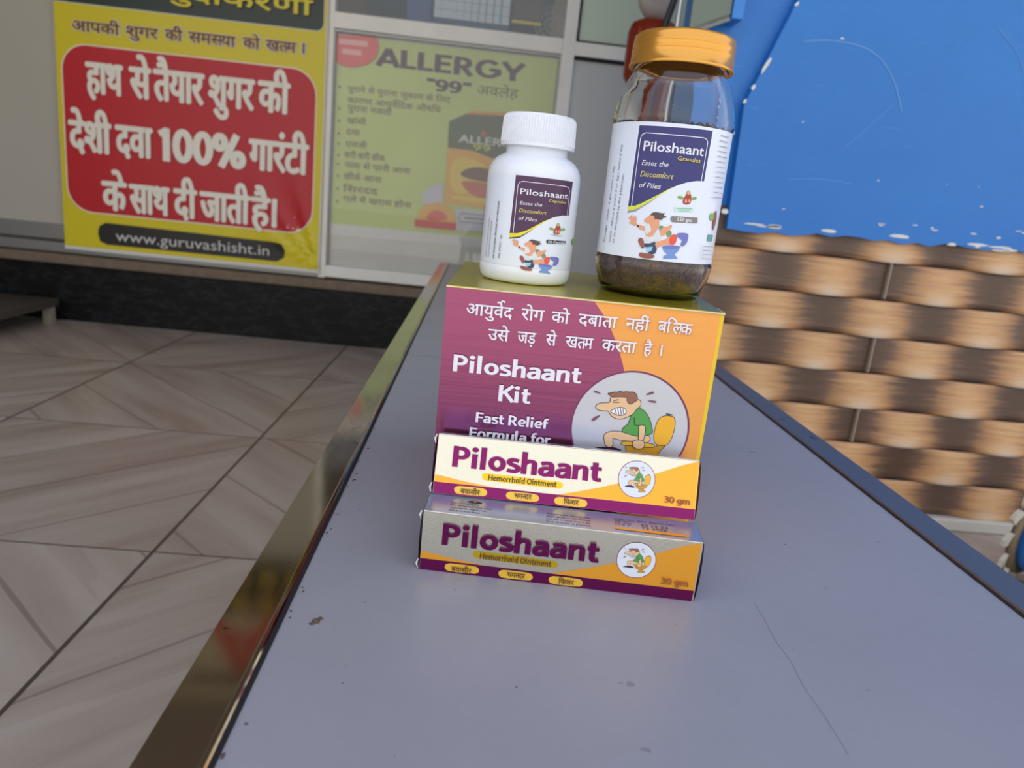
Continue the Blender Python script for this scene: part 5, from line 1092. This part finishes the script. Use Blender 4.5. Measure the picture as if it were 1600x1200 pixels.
# lid
GL = foil('gold_lid', (222, 160, 70), .24, .62, .02, 300)
bm = bmesh.new()
lathe(bm, [(.0290, .1388), (.0318, .1382), (.0322, .1386), (.0322, .1400), (.0316, .1404), (.0315, .1440), (.03135, .1443), (.0313, .1470), (.0315, .1474), (.03128, .1479), (.0312, .1510), (.0314, .1514), (.0311, .1519), (.0310, .1548), (.0305, .1566), (.0292, .1574), (.0270, .1572), (.0262, .1566), (.0, .1564)], 120, cap=False)
obj('lid', bm, GL, jar, smooth=True)
bm = bmesh.new(); lathe(bm, [(.03735, .0240), (.03750, .0241), (.03750, .1037), (.03735, .1038)], 160, cap=False)
lab = obj('label', bm, mat('label_paper_white', (228, 234, 246), .28), jar, smooth='angle')
sd = [(JAR_SIDE_ART[0], JAR_SIDE_ART[1], 9.0), (JAR_SIDE_ART[2], JAR_SIDE_ART[3], 10.0)]
NL2 = dict(NL); NL2['panel'] = 'blue_panel'
sc_ = .0375 / .0383
p = label_art(jar, JAR_ART, lambda a, b_, l: on_cyl(.0383)(a, b_, l - .0383 + .03752), JAR_V_ART, sd, NL2, 1.5)
p.build(lab)
# granules: a fill inside the jar
m, n, l, b = node_mat('granules')
tcn = n.new('ShaderNodeTexCoord').outputs['Object']
vo = n.new('ShaderNodeTexVoronoi'); vo.inputs['Scale'].default_value = 700; l.new(tcn, vo.inputs['Vector'])
pn = noise(n, l, mapping(n, l, tcn, (1, 1, 1.6), loc=(.013, 0, 0)), 42, 2)
dark = mixc(n, l, vo.outputs['Color'], srgb(42, 28, 32), srgb(108, 78, 80))
yel = mixc(n, l, vo.outputs['Color'], srgb(66, 46, 20), srgb(136, 100, 42))
l.new(mixc(n, l, ramp(n, l, pn, [(.58, (0, 0, 0, 1)), (.67, (1, 1, 1, 1))]), dark, yel), b.inputs['Base Color']); b.inputs['Roughness'].default_value = .55
bm = bmesh.new(); rnd = random.Random(2)
lathe(bm, [(.001, .0042), (.029, .0042), (.0318, .0070), (.0344, .0148), (.0354, .0200), (.0348, .0240), (.0348, .1030), (.0346, .1042), (.001, .1042)], 80)
gtemp = bmesh.new(); bmesh.ops.create_icosphere(gtemp, subdivisions=1, radius=1); GT = [v.co.copy() for v in gtemp.verts]; GF = [[v.index for v in f.verts] for f in gtemp.faces]; gtemp.free()
def grain(bm, p, r):
    s = Vector((rnd.uniform(.7, 1.2), rnd.uniform(.7, 1.2), rnd.uniform(.7, 1.3))); Rm = Matrix.Rotation(rnd.uniform(0, 6), 3, 'X') @ Matrix.Rotation(rnd.uniform(0, 6), 3, 'Z')
    vs = [bm.verts.new(Rm @ Vector((g.x * s.x, g.y * s.y, g.z * s.z)) * r + p) for g in GT]
    for f in GF: bm.faces.new([vs[i] for i in f])
def rad(z):
    pr = [(.0042, .0300), (.0070, .0318), (.0148, .0343), (.0200, .0352), (.0240, .0346), (.11, .0346)]
    for (z0, r0), (z1, r1) in zip(pr, pr[1:]):
        if z <= z1: return r0 + (r1 - r0) * (z - z0) / (z1 - z0)
    return .0346
for i in range(3400):
    a = rnd.uniform(-2.1, 2.1); z = rnd.uniform(.0045, .0260); r = rad(z) + rnd.uniform(-.0004, .0001); g = rnd.uniform(.0004, .0008)
    grain(bm, Vector((r * math.sin(a), -r * math.cos(a), z)), g)
for i in range(1500):
    a = rnd.uniform(0, 2 * PI); r = .0345 * math.sqrt(rnd.random()); grain(bm, Vector((r * math.sin(a), -r * math.cos(a), .1042 + rnd.uniform(-.0002, .0014 + .0012 * math.sin(3 * a)))), rnd.uniform(.0005, .0010))
gr = obj('granules', bm, m)
gr.location = jar.location
tag(gr, 'dark brown herbal granules filling the clear jar under its label', 'granules', kind='stuff')
